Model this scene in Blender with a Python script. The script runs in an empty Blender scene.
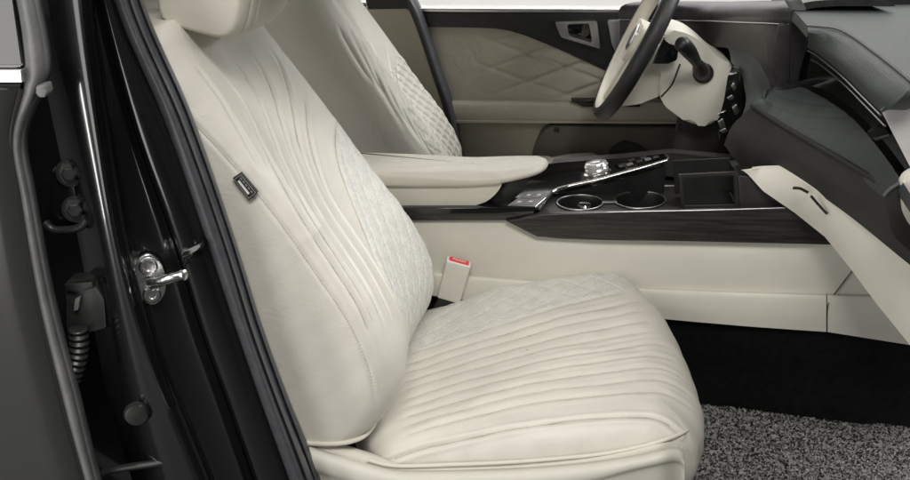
import bpy, bmesh, math, random
import numpy as np
from mathutils import Vector, Matrix
from mathutils.bvhtree import BVHTree
random.seed(4); np.random.seed(4)
S = bpy.context.scene
COL = S.collection

# ------------------------------------------------------------------ camera (metres; x forward, y to the driver, z up)
CAM = np.array([0, -2.0, 1.22]); PITCH = math.radians(23); YAW = math.radians(4)
Fh = np.array([-math.sin(YAW), math.cos(YAW), 0]); Rt = np.array([math.cos(YAW), math.sin(YAW), 0])
Zu = np.array([0, 0, 1.])
Fw = math.cos(PITCH)*Fh - math.sin(PITCH)*Zu
Up = math.sin(PITCH)*Fh + math.cos(PITCH)*Zu
def ray(u, v): return Fw + Rt*(u-455)/1000 + Up*(240-v)/1000
def PY(u, v, y): d = ray(u, v); return CAM + d*(y-CAM[1])/d[1]
def PZ(u, v, z): d = ray(u, v); return CAM + d*(z-CAM[2])/d[2]
def PX(u, v, x): d = ray(u, v); return CAM + d*(x-CAM[0])/d[0]
def proj(P):
    d = P-CAM; w = d@Fw
    return np.stack([455+1000*(d@Rt)/w, 240-1000*(d@Up)/w], -1)
cd = bpy.data.cameras.new('camera'); cam = bpy.data.objects.new('camera', cd); COL.objects.link(cam)
cd.sensor_width = 36; cd.lens = 36*1000/910; cd.clip_end = 200; cd.clip_start = .02
M = Matrix((Rt, Up, -Fw)).transposed().to_4x4(); M.translation = Vector(CAM); cam.matrix_world = M
S.camera = cam

# ------------------------------------------------------------------ materials
def mat(name, col, rough=.5, metal=0, spec=.5, coat=0, bump=None, var=0, vscale=6, quilt=False, col2=None, mixscale=None, aniso=None, trans=0):
    m = bpy.data.materials.new(name); m.use_nodes = True
    nt = m.node_tree; N = nt.nodes; L = nt.links
    b = N['Principled BSDF']
    b.inputs['Base Color'].default_value = (*col, 1); b.inputs['Roughness'].default_value = rough
    b.inputs['Metallic'].default_value = metal; b.inputs['Specular IOR Level'].default_value = spec
    b.inputs['Coat Weight'].default_value = coat; b.inputs['Coat Roughness'].default_value = .05
    b.inputs['Transmission Weight'].default_value = trans
    tc = N.new('ShaderNodeTexCoord')
    colout = None
    if col2 is not None:
        n = N.new('ShaderNodeTexNoise'); n.inputs['Scale'].default_value = mixscale; n.inputs['Detail'].default_value = 4
        mp = N.new('ShaderNodeMapping')
        if aniso: mp.inputs['Scale'].default_value = aniso
        L.new(tc.outputs['Object'], mp.inputs[0]); L.new(mp.outputs[0], n.inputs['Vector'])
        r = N.new('ShaderNodeValToRGB'); r.color_ramp.elements[0].position = .35; r.color_ramp.elements[1].position = .65
        r.color_ramp.elements[0].color = (*col, 1); r.color_ramp.elements[1].color = (*col2, 1)
        L.new(n.outputs['Fac'], r.inputs[0]); colout = r.outputs[0]
    elif var:
        n = N.new('ShaderNodeTexNoise'); n.inputs['Scale'].default_value = vscale; n.inputs['Detail'].default_value = 5
        L.new(tc.outputs['Object'], n.inputs['Vector'])
        r = N.new('ShaderNodeValToRGB'); r.color_ramp.elements[0].position = .3; r.color_ramp.elements[1].position = .7
        r.color_ramp.elements[0].color = (*[c*(1-var) for c in col], 1); r.color_ramp.elements[1].color = (*[min(1, c*(1+var)) for c in col], 1)
        L.new(n.outputs['Fac'], r.inputs[0]); colout = r.outputs[0]
        mr = N.new('ShaderNodeMapRange'); mr.inputs[3].default_value = max(0.02, rough-.08); mr.inputs[4].default_value = rough+.08
        L.new(n.outputs['Fac'], mr.inputs[0]); L.new(mr.outputs[0], b.inputs['Roughness'])
    h = None
    if bump:
        for sc, st, kind in bump:
            if kind == 'v':
                t = N.new('ShaderNodeTexVoronoi'); t.inputs['Scale'].default_value = sc; o = t.outputs['Distance']
            elif kind == 'w':   # long fine creases in the hide
                t = N.new('ShaderNodeTexNoise'); t.inputs['Scale'].default_value = sc; t.inputs['Detail'].default_value = 6
                t.inputs['Distortion'].default_value = 1.2; o = t.outputs['Fac']
            else:
                t = N.new('ShaderNodeTexNoise'); t.inputs['Scale'].default_value = sc; t.inputs['Detail'].default_value = 4; o = t.outputs['Fac']
            L.new(tc.outputs['Object'], t.inputs['Vector'])
            bp = N.new('ShaderNodeBump'); bp.inputs['Strength'].default_value = 1; bp.inputs['Distance'].default_value = st
            L.new(o, bp.inputs['Height'])
            if h: L.new(h, bp.inputs['Normal'])
            h = bp.outputs[0]
    if quilt:      # perforated, lighter hide on the quilted insert (attribute "quilt" on the mesh)
        at = N.new('ShaderNodeAttribute'); at.attribute_name = 'quilt'
        vn = N.new('ShaderNodeTexVoronoi'); vn.inputs['Scale'].default_value = 260
        L.new(tc.outputs['Object'], vn.inputs['Vector'])
        n2 = N.new('ShaderNodeTexNoise'); n2.inputs['Scale'].default_value = 45; n2.inputs['Detail'].default_value = 6
        L.new(tc.outputs['Object'], n2.inputs['Vector'])
        r2 = N.new('ShaderNodeValToRGB'); r2.color_ramp.elements[0].position = .35; r2.color_ramp.elements[1].position = .7
        r2.color_ramp.elements[0].color = (*quilt[0], 1); r2.color_ramp.elements[1].color = (*quilt[1], 1)
        L.new(n2.outputs['Fac'], r2.inputs[0])
        mx = N.new('ShaderNodeMix'); mx.data_type = 'RGBA'
        L.new(at.outputs['Fac'], mx.inputs[0]); L.new(colout, mx.inputs[6]); L.new(r2.outputs[0], mx.inputs[7])
        colout = mx.outputs[2]
        bp = N.new('ShaderNodeBump'); bp.inputs['Distance'].default_value = .0012
        L.new(at.outputs['Fac'], bp.inputs['Strength']); L.new(vn.outputs['Distance'], bp.inputs['Height'])
        if h: L.new(h, bp.inputs['Normal'])
        h = bp.outputs[0]
    if colout is not None: L.new(colout, b.inputs['Base Color'])
    if h is not None: L.new(h, b.inputs['Normal'])
    return m
leather_bump = [(420, .00020, 'v'), (34, .0007, 'w'), (8, .0014, 'n')]
LEA = mat('cream_leather', (.645, .62, .555), .42, spec=.4, var=.035, vscale=9, bump=leather_bump, quilt=((.60, .59, .545), (.69, .68, .635)))
LEA2 = mat('cream_leather_plain', (.645, .615, .535), .42, spec=.4, var=.03, vscale=9, bump=leather_bump)
PLA = mat('cream_plastic', (.60, .58, .51), .5, spec=.35, var=.03, vscale=14, bump=[(600, .0002, 'n'), (6, .003, 'n')])
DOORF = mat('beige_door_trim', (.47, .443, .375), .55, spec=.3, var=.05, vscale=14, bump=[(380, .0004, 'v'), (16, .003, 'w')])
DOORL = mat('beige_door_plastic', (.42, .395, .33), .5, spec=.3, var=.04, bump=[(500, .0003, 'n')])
BLK = mat('black_plastic', (.012, .012, .012), .45, var=.2, vscale=30, bump=[(700, .0003, 'n')])
GLOSSB = mat('piano_black', (.006, .006, .006), .08, coat=.6, var=.1, vscale=5)
DARK = mat('charcoal_plastic', (.022, .0205, .019), .5, spec=.4, var=.12, vscale=12, bump=[(520, .0004, 'v'), (8, .002, 'n')])
DASH = mat('slate_dash', (.052, .060, .058), .5, spec=.45, var=.08, vscale=10, bump=[(450, .0005, 'v'), (10, .002, 'n')])
HOOD = mat('dusty_dark_plastic', (.022, .0205, .021), .38, var=.25, vscale=60, bump=[(120, .0006, 'n')])
WOOD = mat('dark_open_pore_wood', (.012, .011, .010), .38, col2=(.034, .031, .027), mixscale=5, aniso=(2.2, 30, 46), bump=[(200, .0003, 'n')])
CHR = mat('chrome', (.72, .72, .70), .14, metal=1, var=.06, vscale=40)
SATIN = mat('satin_silver', (.52, .52, .52), .32, metal=1, var=.08, vscale=40)
ZINC = mat('zinc_plated_steel', (.70, .70, .69), .26, metal=1, var=.14, vscale=90, bump=[(220, .0006, 'n')])
PAINT = mat('black_car_paint', (.0045, .0045, .005), .22, coat=1, var=.2, vscale=3, bump=[(4, .004, 'n')])
DPAINT = mat('dark_door_paint', (.040, .040, .038), .2, coat=1, metal=.2, var=.06, vscale=2)
RUB = mat('rubber_seal', (.055, .057, .063), .36, spec=.5, var=.15, vscale=50, bump=[(300, .0005, 'n')])
RUBG = mat('grey_rubber_edge', (.15, .15, .15), .45, spec=.5, var=.15, vscale=30, bump=[(120, .0008, 'n')])
TINT = mat('tinted_window', (.018, .018, .018), .04, coat=1)
CARP = mat('black_carpet', (.010, .010, .010), .95, spec=.1, var=.35, vscale=80, bump=[(500, .004, 'n')])
RED = mat('red_button', (.75, .045, .04), .35, var=.05)
WHT = mat('white_mark', (.75, .75, .72), .5, var=.03)
GREY = mat('grey_button_plate', (.24, .24, .235), .42, var=.08, vscale=40)
SILV = mat('silver_paint', (.48, .465, .455), .34, spec=.6, coat=.3, var=.04, vscale=30)
CRYS = mat('crystal_dial', (.93, .93, .92), .06, trans=.35, coat=.6, metal=.35, bump=[(90, .0006, 'v')])
BACKD = mat('studio_wall', (.8, .8, .79), .9, var=.02)
BLKP = mat('corrugated_black', (.02, .02, .02), .35, var=.2, vscale=60)

# ------------------------------------------------------------------ mesh helpers
def link(name, me, m, parent=None):
    if m is not None: me.materials.append(m)
    o = bpy.data.objects.new(name, me); COL.objects.link(o)
    if parent is not None: o.parent = parent; o.matrix_parent_inverse = parent.matrix_world.inverted()
    return o
def thing(name, label, cat, loc=(0, 0, 0), group=None):
    o = bpy.data.objects.new(name, None); COL.objects.link(o); o.location = loc; o.empty_display_size = .05
    o['label'] = label; o['category'] = cat
    if group: o['group'] = group
    bpy.context.view_layer.update()
    return o
def smooth(me, ang=40):
    me.shade_smooth()
    me.set_sharp_from_angle(angle=math.radians(ang))
def finish(name, bm, m, parent=None, ang=40, label=None):
    bmesh.ops.recalc_face_normals(bm, faces=bm.faces)
    me = bpy.data.meshes.new(name); bm.to_mesh(me); bm.free(); smooth(me, ang)
    o = link(name, me, m, parent)
    if label: o['label'] = label
    return o
def cr(pts, n, closed=False):
    """Catmull-Rom through pts, resampled to n points along its length."""
    P = np.array(pts, float); k = len(P)
    if closed: Q = np.vstack([P[-1], P, P[0], P[1]]); segs = k
    else: Q = np.vstack([2*P[0]-P[1], P, 2*P[-1]-P[-2]]); segs = k-1
    out = []
    t = np.linspace(0, 1, 24, endpoint=False)[:, None]
    for i in range(segs):
        a, b, c, d = Q[i:i+4]
        out.append(.5*(2*b+(c-a)*t+(2*a-5*b+4*c-d)*t**2+(3*b-a-3*c+d)*t**3))
    out = np.vstack(out+[P[:1] if closed else P[-1:]])
    L = np.r_[0, np.cumsum(np.linalg.norm(np.diff(out, axis=0), axis=1))]
    s = np.linspace(0, L[-1], n+1 if closed else n)
    R = np.stack([np.interp(s, L, out[:, j]) for j in range(P.shape[1])], -1)
    return R[:-1] if closed else R
def lin(pts, n):
    P = np.array(pts, float); L = np.r_[0, np.cumsum(np.linalg.norm(np.diff(P, axis=0), axis=1))]
    s = np.linspace(0, L[-1], n); return np.stack([np.interp(s, L, P[:, j]) for j in range(P.shape[1])], -1)
def grid(name, G, m, parent=None, thick=None, ang=50, closed_v=False):
    """G rows x cols x 3. thick: vector added for the back skin -> closed shell."""
    G = np.asarray(G); r, c = G.shape[:2]
    V = G.reshape(-1, 3); F = []
    idx = lambda i, j: i*c+(j % c)
    cc = c if closed_v else c-1
    for i in range(r-1):
        for j in range(cc): F.append((idx(i, j), idx(i, j+1), idx(i+1, j+1), idx(i+1, j)))
    if thick is not None:
        n = len(V); V = np.vstack([V, V+np.asarray(thick).reshape(-1, 3)])
        F += [tuple(n+k for k in f[::-1]) for f in F[:]]
        rim = [idx(0, j) for j in range(c)]+[idx(i, c-1) for i in range(1, r)]+[idx(r-1, j) for j in range(c-2, -1, -1)]+[idx(i, 0) for i in range(r-2, 0, -1)]
        for k in range(len(rim)):
            a, b = rim[k], rim[(k+1) % len(rim)]; F.append((b, a, n+a, n+b))
    bm = bmesh.new(); vs = [bm.verts.new(p) for p in V]
    for f in F:
        try: bm.faces.new([vs[k] for k in f])
        except ValueError: pass
    return finish(name, bm, m, parent, ang)
def loft(name, curves, m, parent=None, nu=60, nv=10, thick=None, ang=50, straight=False):
    """curves: lists of 3D points, all running the same way; the surface passes through them."""
    C2 = np.stack([cr(c, nu) for c in curves])
    f = lin if (straight or len(curves) == 2) else cr
    G = np.stack([f(C2[:, j], nv) for j in range(nu)], 1)
    return grid(name, G, m, parent, thick, ang)
def c3(pts): return [PY(*p) for p in pts]
def fillet(poly, r, n=4):
    P = [np.array(p, float) for p in poly]; out = []
    rr = r if isinstance(r, (list, tuple)) else [r]*len(P)
    for i, p in enumerate(P):
        a, b = P[i-1], P[(i+1) % len(P)]
        da, db = a-p, b-p; la, lb = np.linalg.norm(da), np.linalg.norm(db)
        q = min(rr[i], la*.45, lb*.45)
        if q < 1e-6: out.append(p); continue
        s, e = p+da/la*q, p+db/lb*q
        for t in np.linspace(0, 1, n): out.append((1-t)**2*s+2*t*(1-t)*p+t*t*e)
    return out
def prism3(name, P3, ext, m, parent=None, bevel=0, seg=3, ang=40, bm_only=False, taper=1):
    """Solid from a planar outline P3 (3D) swept along the vector ext; both rims bevelled."""
    bm = bmesh.new(); P3 = [np.array(p, float) for p in P3]
    c = sum(P3)/len(P3)
    a = [bm.verts.new(p) for p in P3]; b = [bm.verts.new(c+(p-c)*taper+np.array(ext)) for p in P3]
    f1 = bm.faces.new(a); f2 = bm.faces.new(b[::-1]); n = len(a)
    for i in range(n): bm.faces.new((a[(i+1) % n], a[i], b[i], b[(i+1) % n]))
    if bevel:
        es = list({e for f in (f1, f2) for e in f.edges})
        bmesh.ops.bevel(bm, geom=es, offset=bevel, segments=seg, affect='EDGES', profile=.5, clamp_overlap=True)
    if bm_only: return bm
    return finish(name, bm, m, parent, ang)
def prism(name, px, y, dy, m, parent=None, bevel=.002, r=0, seg=3, taper=1):
    px = fillet(px, r) if r else px
    return prism3(name, [PY(u, v, y) for u, v in px], (0, dy, 0), m, parent, bevel, seg, taper=taper)
def tube(name, pts, rad, m, parent=None, n=10, k=40, straight=False, closed=False):
    P = (lin if straight else cr)(pts, k) if not closed else cr(pts, k, True)
    k = len(P); T = np.gradient(P, axis=0) if not closed else np.roll(P, -1, 0)-np.roll(P, 1, 0)
    T /= np.linalg.norm(T, axis=1)[:, None]
    ref = np.array([.31, .2, .93]); A = np.cross(T, ref); A /= np.linalg.norm(A, axis=1)[:, None]; B = np.cross(T, A)
    rr = np.array(rad(np.linspace(0, 1, k))) if callable(rad) else np.full(k, rad)
    th = np.linspace(0, 2*math.pi, n, endpoint=False)
    G = P[:, None]+rr[:, None, None]*(np.cos(th)[None, :, None]*A[:, None]+np.sin(th)[None, :, None]*B[:, None])
    bm = bmesh.new(); V = [[bm.verts.new(p) for p in row] for row in G]
    for i in range(k if closed else k-1):
        for j in range(n): bm.faces.new((V[i][j], V[i][(j+1) % n], V[(i+1) % k][(j+1) % n], V[(i+1) % k][j]))
    if not closed: bm.faces.new(V[0]); bm.faces.new(V[-1][::-1])
    return finish(name, bm, m, parent, 60)
def frame_of(ax):
    ax = np.array(ax, float)/np.linalg.norm(ax); t = np.array([0, 0, 1.]) if abs(ax[2]) < .9 else np.array([1., 0, 0])
    a = np.cross(t, ax); a /= np.linalg.norm(a); return a, np.cross(ax, a), ax
def lathe(name, base, ax, prof, m, parent=None, n=32, sx=1, ang=35):
    """prof: (radius, height) pairs turned round ax from base."""
    a, b, x = frame_of(ax); th = np.linspace(0, 2*math.pi, n, endpoint=False)
    bm = bmesh.new(); R = []
    for r, h in prof:
        R.append([bm.verts.new(np.array(base)+x*h+r*(sx*np.cos(t)*a+np.sin(t)*b)) for t in th])
    for i in range(len(R)-1):
        for j in range(n): bm.faces.new((R[i][j], R[i][(j+1) % n], R[i+1][(j+1) % n], R[i+1][j]))
    bm.faces.new(R[0][::-1]); bm.faces.new(R[-1])
    return finish(name, bm, m, parent, ang)
def ring_plate(name, outer, inner, ext, m, parent=None, bevel=.0015):
    """A flat frame: outer and inner outlines with the same number of points, swept along ext."""
    O = [np.array(p) for p in outer]; I = [np.array(p) for p in inner]; n = len(O); e = np.array(ext)
    bm = bmesh.new(); a, b = [bm.verts.new(p) for p in O], [bm.verts.new(p) for p in I]
    c, d = [bm.verts.new(p+e) for p in O], [bm.verts.new(p+e) for p in I]
    for i in range(n):
        j = (i+1) % n
        bm.faces.new((a[i], a[j], b[j], b[i])); bm.faces.new((c[j], c[i], d[i], d[j]))
        bm.faces.new((a[j], a[i], c[i], c[j])); bm.faces.new((b[i], b[j], d[j], d[i]))
    if bevel: bmesh.ops.bevel(bm, geom=[ed for ed in bm.edges if abs((ed.verts[0].co-ed.verts[1].co).normalized().dot(Vector(e).normalized())) < .5], offset=bevel, segments=2, affect='EDGES', clamp_overlap=True)
    return finish(name, bm, m, parent, 40)

# ------------------------------------------------------------------ upholstery: trace seams on a surface, then sew them in
_bvh = {}
def trace(G, px, n=260, closed=False):
    """Where a traced seam lies on the undisplaced surface: sight lines of the traced points cut with it."""
    key = id(G)
    if key not in _bvh:
        r, c = G.shape[:2]; cc = c if closed else c-1
        _bvh[key] = BVHTree.FromPolygons([Vector(p) for p in G.reshape(-1, 3)], [(i*c+j, i*c+(j+1) % c, (i+1)*c+(j+1) % c, (i+1)*c+j) for i in range(r-1) for j in range(cc)])
    out = []
    for p in cr(px, n):
        h = _bvh[key].ray_cast(Vector(CAM), Vector(ray(*p)).normalized())[0]
        if h is not None: out.append(np.array(h))
    out = np.array(out)
    k = np.ones(11)/11
    pad = np.vstack([np.repeat(out[:1], 5, 0), out, np.repeat(out[-1:], 5, 0)])
    return np.stack([np.convolve(pad[:, j], k, 'valid') for j in range(3)], -1)
def dist(V, C, taper=0, both=True):
    """Distance to the seam, and a weight that fades out towards the seam's ends."""
    d = np.full(len(V), 9.); w = np.ones(len(V)); Cc = C[::2]; n = len(Cc)-1
    for i in range(0, len(V), 8000):
        D = ((V[i:i+8000, None]-Cc[None])**2).sum(2); k = D.argmin(1)
        d[i:i+8000] = np.sqrt(D[np.arange(len(k)), k])
        if taper:
            t = k/n; f0 = np.clip(t/taper, 0, 1) if both else 1
            w[i:i+8000] = f0*np.clip((1-t)/taper, 0, 1)
    return (d, w*w*(3-2*w)) if taper else d
def normals(G, closed):
    gu = np.gradient(G, axis=0)
    gv = np.gradient(G, axis=1) if not closed else (np.roll(G, -1, 1)-np.roll(G, 1, 1))
    n = np.cross(gu, gv); l = np.linalg.norm(n, axis=2, keepdims=True); l[l < 1e-12] = 1
    return n/l
def vattr(o, name, vals):
    a = o.data.attributes.new(name, 'FLOAT', 'POINT'); a.data.foreach_set('value', np.asarray(vals, np.float32))

# ================================================================== PASSENGER SEAT
seat = thing('car_seat', 'cream leather passenger seat with pleated backrest and black side tag, nearest the black door pillar', 'car seat', (-.05, -.37, .05), 'front seats')
YN, YF = -.622, -.135
prof = cr([(-.214, .262), (-.193, .286), (-.173, .33), (-.168, .376), (-.182, .43), (-.225, .506), (-.283, .585), (-.354, .69), (-.41, .77), (-.453, .832), (-.486, .885), (-.500, .910)], 400)
NR = len(prof); ta = np.linspace(0, 1, NR)
rd = np.stack([np.interp(ta, [0, .25, .5, 1], [-1, -.99, -.93, -.985]), np.interp(ta, [0, .25, .6, 1], [.03, -.08, -.36, -.10])], -1)   # towards the rear of the section
rd /= np.linalg.norm(rd, axis=1)[:, None]
sec0 = [(.03, .24), (.004, .22), (0, .16), (0, .10), (.001, .062), (.007, .034), (.024, .011), (.058, .001), (.10, .004), (.15, .012), (.2435, .022)]
full = sec0 + [(.487-a, b) for a, b in sec0[-2::-1]]
W0 = .487
SEC = cr([(a/W0, b) for a, b in full], 540)
rows = []
for i in range(NR):
    inset = .014*max(0, (ta[i]-.72)/.28)**1.6       # shoulders draw in slightly
    y = YN+inset+SEC[:, 0]*(YF-YN-2*inset); d = SEC[:, 1]
    d = d+.034*np.clip(1-ta[i]/.55, 0, 1)**.8*np.clip((-.34-y)/.27, 0, 1)**1.4     # the door side bolster is flatter low down
    rows.append(np.stack([prof[i, 0]+rd[i, 0]*d, y, prof[i, 1]+rd[i, 1]*d], -1))
B = np.array(rows)
def cap_rows(row, up, back, r, n, full_cap=True):
    out = []; yc = row[:, 1].mean(); ctr = row.mean(0)
    for th in np.linspace(0, math.pi/2, n+1)[1:]:
        q = row.copy(); k = r*(1-math.cos(th)); 
        q[:, 1] = yc+(q[:, 1]-yc)*(1-k/.24)
        dd = (row-ctr)@back; q = q + back[None]*(-(dd/abs(dd).max())*k)[:, None]
        q = q + up*r*math.sin(th); out.append(q)
    last = out[-1]; c = last.mean(0)
    for s in (.7, .35, .02): out.append(c+(last-c)*s)
    return out
Uv = np.array([-.34, 0, .94]); bk = np.array([rd[-1, 0], 0, rd[-1, 1]])
B = np.concatenate([np.array(cap_rows(B[0], np.array([.0, 0, -1.]), np.array([-1., 0, 0]), .008, 6))[::-1], B, np.array(cap_rows(B[-1], Uv, bk, .034, 14))])
Nb = normals(B, False)
front = np.zeros(B.shape[:2], bool); front[:, 95:-95] = True
# outward check
if (Nb[B.shape[0]//2, B.shape[1]//2]@np.array([.8, 0, .5])) < 0: Nb = -Nb
Vb = B.reshape(-1, 3); disp = np.zeros(len(Vb))
pl_L = cr([(208, 62), (222, 76), (236, 92), (247, 110), (258, 135), (273, 165), (292, 200), (313, 235), (335, 268), (355, 300), (369, 332), (376, 362)], 40)
pl_R = cr([(284, 34), (297, 58), (304, 84), (307, 110), (310, 138), (318, 168), (331, 198), (349, 226), (368, 254), (386, 285), (398, 312), (401, 325)], 40)
pleats = [[(192, 62), (205, 78), (219, 97), (234, 122), (250, 150), (266, 178)]]+[pl_L*(1-k)+pl_R*k for k in (0, .25, .5, .75, 1)]
qline = [(345, 114), (339, 120), (337, 135), (337, 150), (341, 170), (350, 195), (362, 225), (378, 262), (395, 298), (408, 320)]
Cs = [trace(B, p) for p in pleats]; Cq = trace(B, qline)
Ds = [dist(Vb, c, .16) for c in Cs]; Dq = dist(Vb, Cq)
fade = lambda C: np.clip(np.minimum(((Vb[:, None, 2]-C[None, ::8, 2])**2).min(1)*0+1, 1), 0, 1)
for i, (d, wt) in enumerate(Ds):
    amp = np.interp(Vb[:, 2], [.28, .40, .70, .86], [.6, 1, 1, .9])*wt
    disp -= (.0036 if i else .0022)*amp*(.55*np.exp(-(d/.0055)**2)+.45*np.exp(-d/.0022))
    disp += .0012*amp*np.exp(-((d-.0098)/.0055)**2)
disp -= .0046*np.exp(-Dq/.0032); disp += .0006*np.exp(-((Dq-.010)/.007)**2)
# quilted insert: diamonds in the (y, arc) plane of the back
arc = np.repeat(np.r_[np.full((B.shape[0]-NR)//2+0, 0)[:0], np.linspace(0, 1, B.shape[0])], B.shape[1])*.86
yy = Vb[:, 1]
zq, yq = Cq[::-1, 2], Cq[::-1, 1]
o_ = np.argsort(zq); ybound = np.interp(Vb[:, 2], zq[o_], yq[o_])
fr = front.ravel()
ins = np.clip((yy-ybound)/.006, 0, 1)*np.clip((zq.max()+.004-Vb[:, 2])/.01, 0, 1)*fr
ins *= np.clip((YF-.006-yy)/.02, 0, 1)*0+1
sp = .043
a1 = (arc*.72+yy)/sp; a2 = (arc*.72-yy)/sp
g1 = np.abs(a1-np.round(a1))*sp; g2 = np.abs(a2-np.round(a2))*sp
qd = -.0042*(np.exp(-(g1/.0045)**2)+np.exp(-(g2/.0045)**2))+.003*np.minimum(g1, g2)/(.25*sp)*.5
quilt_d = qd*ins*np.clip(Dq/.008, 0, 1)
disp += .25*quilt_d
# side seam as a shallow stitched groove
sideline = [(150, 68), (185, 113), (212, 142), (240, 173), (275, 216), (320, 279), (350, 325), (369, 370), (375, 400), (377, 425)]
Cside = trace(B, sideline)
Dsd, wsd = dist(Vb, Cside, .12)
disp -= .0013*wsd*np.exp(-(Dsd/.0026)**2); disp += .0006*wsd*np.exp(-((Dsd-.007)/.004)**2)
# soft rumples in the hide
wav = lambda V, fx, fy, fz, ph: np.sin(V[:, 0]*fx+V[:, 1]*fy+V[:, 2]*fz+ph)
disp += (.0010*wav(Vb, 31, 17, 23, .3)*wav(Vb, 11, -27, 19, 1.2))*np.clip((yy-YN)/.05, .12, 1)+.0004*wav(Vb, 60, 41, -50, 2.)*wav(Vb, -35, 52, 44, .7)
Bd = B+(Nb.reshape(-1, 3)*disp[:, None]).reshape(B.shape)
back = grid('backrest', Bd, LEA, seat, ang=80); 
vattr(back, 'quilt', ins)
# piping along the lower edge of the side panel, and the rear edge seam
ip = 8
low = [Bd[ip, j] for j in range(20, 188, 12)]
low = [p+np.array([0, -.003, -.002]) for p in low]
tube('piping', low, .0042, LEA2, back, k=60)
# side tag sewn into the seam
tg = [PY(u, v, -.628) for u, v in [(232.5, 178.5), (240.5, 173), (257.5, 193), (249, 200.5)]]
tag_ = prism3('side_tag', tg, (0, .008, 0), BLK, back, .001); tag_['label'] = 'small black woven tag with pale stripes'
cen = sum(tg)/4
def inset(poly, fx, fy, cx, cy, dy):
    A, Bq, Cq_, D = poly; out = []
    for (a, b) in ((-1, -1), (1, -1), (1, 1), (-1, 1)):
        s = .5+.5*(cx+fx*a); t = .5+.5*(cy+fy*b)
        out.append((A*(1-s)+Bq*s)*(1-t)+(D*(1-s)+Cq_*s)*t+np.array([0, dy, 0]))
    return out
prism3('woven_stripe', inset(tg, .20, .62, -.30, 0, -.0006), (0, .003, 0), WHT, tag_, 0)
ring_plate('woven_border', inset(tg, .84, .90, 0, 0, -.0007), inset(tg, .74, .85, 0, 0, -.0007), (0, .003, 0), GREY, tag_, 0)
for k in range(5):
    prism3('woven_dash', inset(tg, .12, .10, .36, -.62+.31*k, -.0007), (0, .003, 0), GREY, tag_, 0)

# cushion ------------------------------------------------------------------
out = cr([(-.27, -.15), (-.1, -.122), (.1, -.108), (.19, -.106), (.247, -.122), (.290, -.178), (.318, -.26), (.333, -.37), (.334, -.47), (.322, -.54), (.297, -.585), (.24, -.606), (.1, -.612), (-.1, -.612), (-.22, -.603), (-.28, -.5), (-.30, -.37), (-.295, -.22)], 1080, True)
cx = np.array([.02, -.36])
tang = np.roll(out, -1, 0)-np.roll(out, 1, 0); on = np.stack([tang[:, 1], -tang[:, 0]], -1); on /= np.linalg.norm(on, axis=1)[:, None]
if ((out-cx)*on).sum() < 0: on = -on
fwd = np.clip(on[:, 0], 0, 1)
rad = .055+.105*fwd**1.5; hdrop = .045+.035*fwd
ZT = cr([(-.34, .258), (-.2, .268), (-.1, .282), (0, .300), (.1, .317), (.18, .327), (.25, .328), (.30, .321), (.36, .305)], 400)
sm = lambda t: np.clip(t, 0, 1)**2*(3-2*np.clip(t, 0, 1))
def ztop(x, y):
    z = np.interp(x, ZT[:, 0], ZT[:, 1])
    t = (y+.36)/.25; tp = np.maximum(0, t)
    lift = .012+.036*sm((x+.22)/.20)*(1-.62*sm((x-.18)/.17))
    return z-.020*np.clip(-t, 0, 1.1)**2+lift*tp**1.3/(1+.15*tp**3)
rho = np.r_[np.linspace(.004, .72, 150), np.linspace(.72, 1, 110)[1:]]
K = []
for r in rho:
    P = cx+r*(out-cx); d = (1-r)*((out-cx)*on).sum(1)
    e = np.clip((rad-d)/rad, 0, 1)
    dr = hdrop*(1-np.sqrt(np.clip(1-e**3, 0, 1)))
    K.append(np.stack([P[:, 0], P[:, 1], ztop(P[:, 0], P[:, 1])-dr], -1))
edge = K[-1]
for k in range(1, 40):
    q = edge.copy(); s = k/39
    q[:, 2] = edge[:, 2]*(1-s)+.10*s
    shrink = (.004*np.sin(min(1, s*1.6)*math.pi)-.05*s**2*fwd-.004*s)
    q[:, 0] += on[:, 0]*shrink; q[:, 1] += on[:, 1]*shrink
    K.append(q)
K = np.array(K); Nk = normals(K, True)
if Nk[60, 100, 2] < 0: Nk = -Nk
Vk = K.reshape(-1, 3); dk = np.zeros(len(Vk))
xs = [390, 440, 500, 560, 600, 640, 662, 684, 700]
ga = [360, 344, 325, 306.5, 297, 288.5, 288, 300, 330]
gb = [441, 425, 409, 399, 395, 391.5, 392, 402, 418]
ks = [0, .115, .215, .325, .43, .545, .655, .77, .885, 1.0]
topm = np.ones(K.shape[:2], bool); topm[235:] = False
allg = []
for i, k in enumerate(ks):
    px = [(xs[j], ga[j]*(1-k)+gb[j]*k) for j in range(len(xs))]
    px = px[:6+min(3, 1+i)] if i < 2 else px
    if i >= 2: px[-1] = (700+3*k, px[-1][1])
    allg.append(trace(K, px, 300, True))
for i, c in enumerate(allg):
    d, wt = dist(Vk, c, .10)
    tpr = np.interp(Vk[:, 0], [-.25, -.05, .1], [.6, .85, 1])*wt
    vr_ = (.0020, .0030, .0024, .0030, .0019, .0029, .0024, .0030, .0022, .0030)[i]
    dk -= vr_*tpr*(.5*np.exp(-(d/.0055)**2)+.5*np.exp(-d/.0026)); dk += .0009*tpr*np.exp(-((d-.011)/.006)**2)
s1 = trace(K, [(384, 463), (410, 453), (440, 445), (480, 435.5), (520, 427.5), (560, 421.5), (600, 418), (640, 417), (660, 420), (672, 427), (681, 435)], 260, True)
d1 = dist(Vk, s1); dk -= .0042*np.exp(-d1/.0032); dk += .0022*np.exp(-((d1-.008)/.005)**2)
dk += .0016*wav(Vk, 27, 21, 3, .9)*wav(Vk, 9, -31, 4, .2)+.0009*wav(Vk, 70, 35, 0, 1.1)*wav(Vk, -30, 66, 9, 2.)
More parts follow.
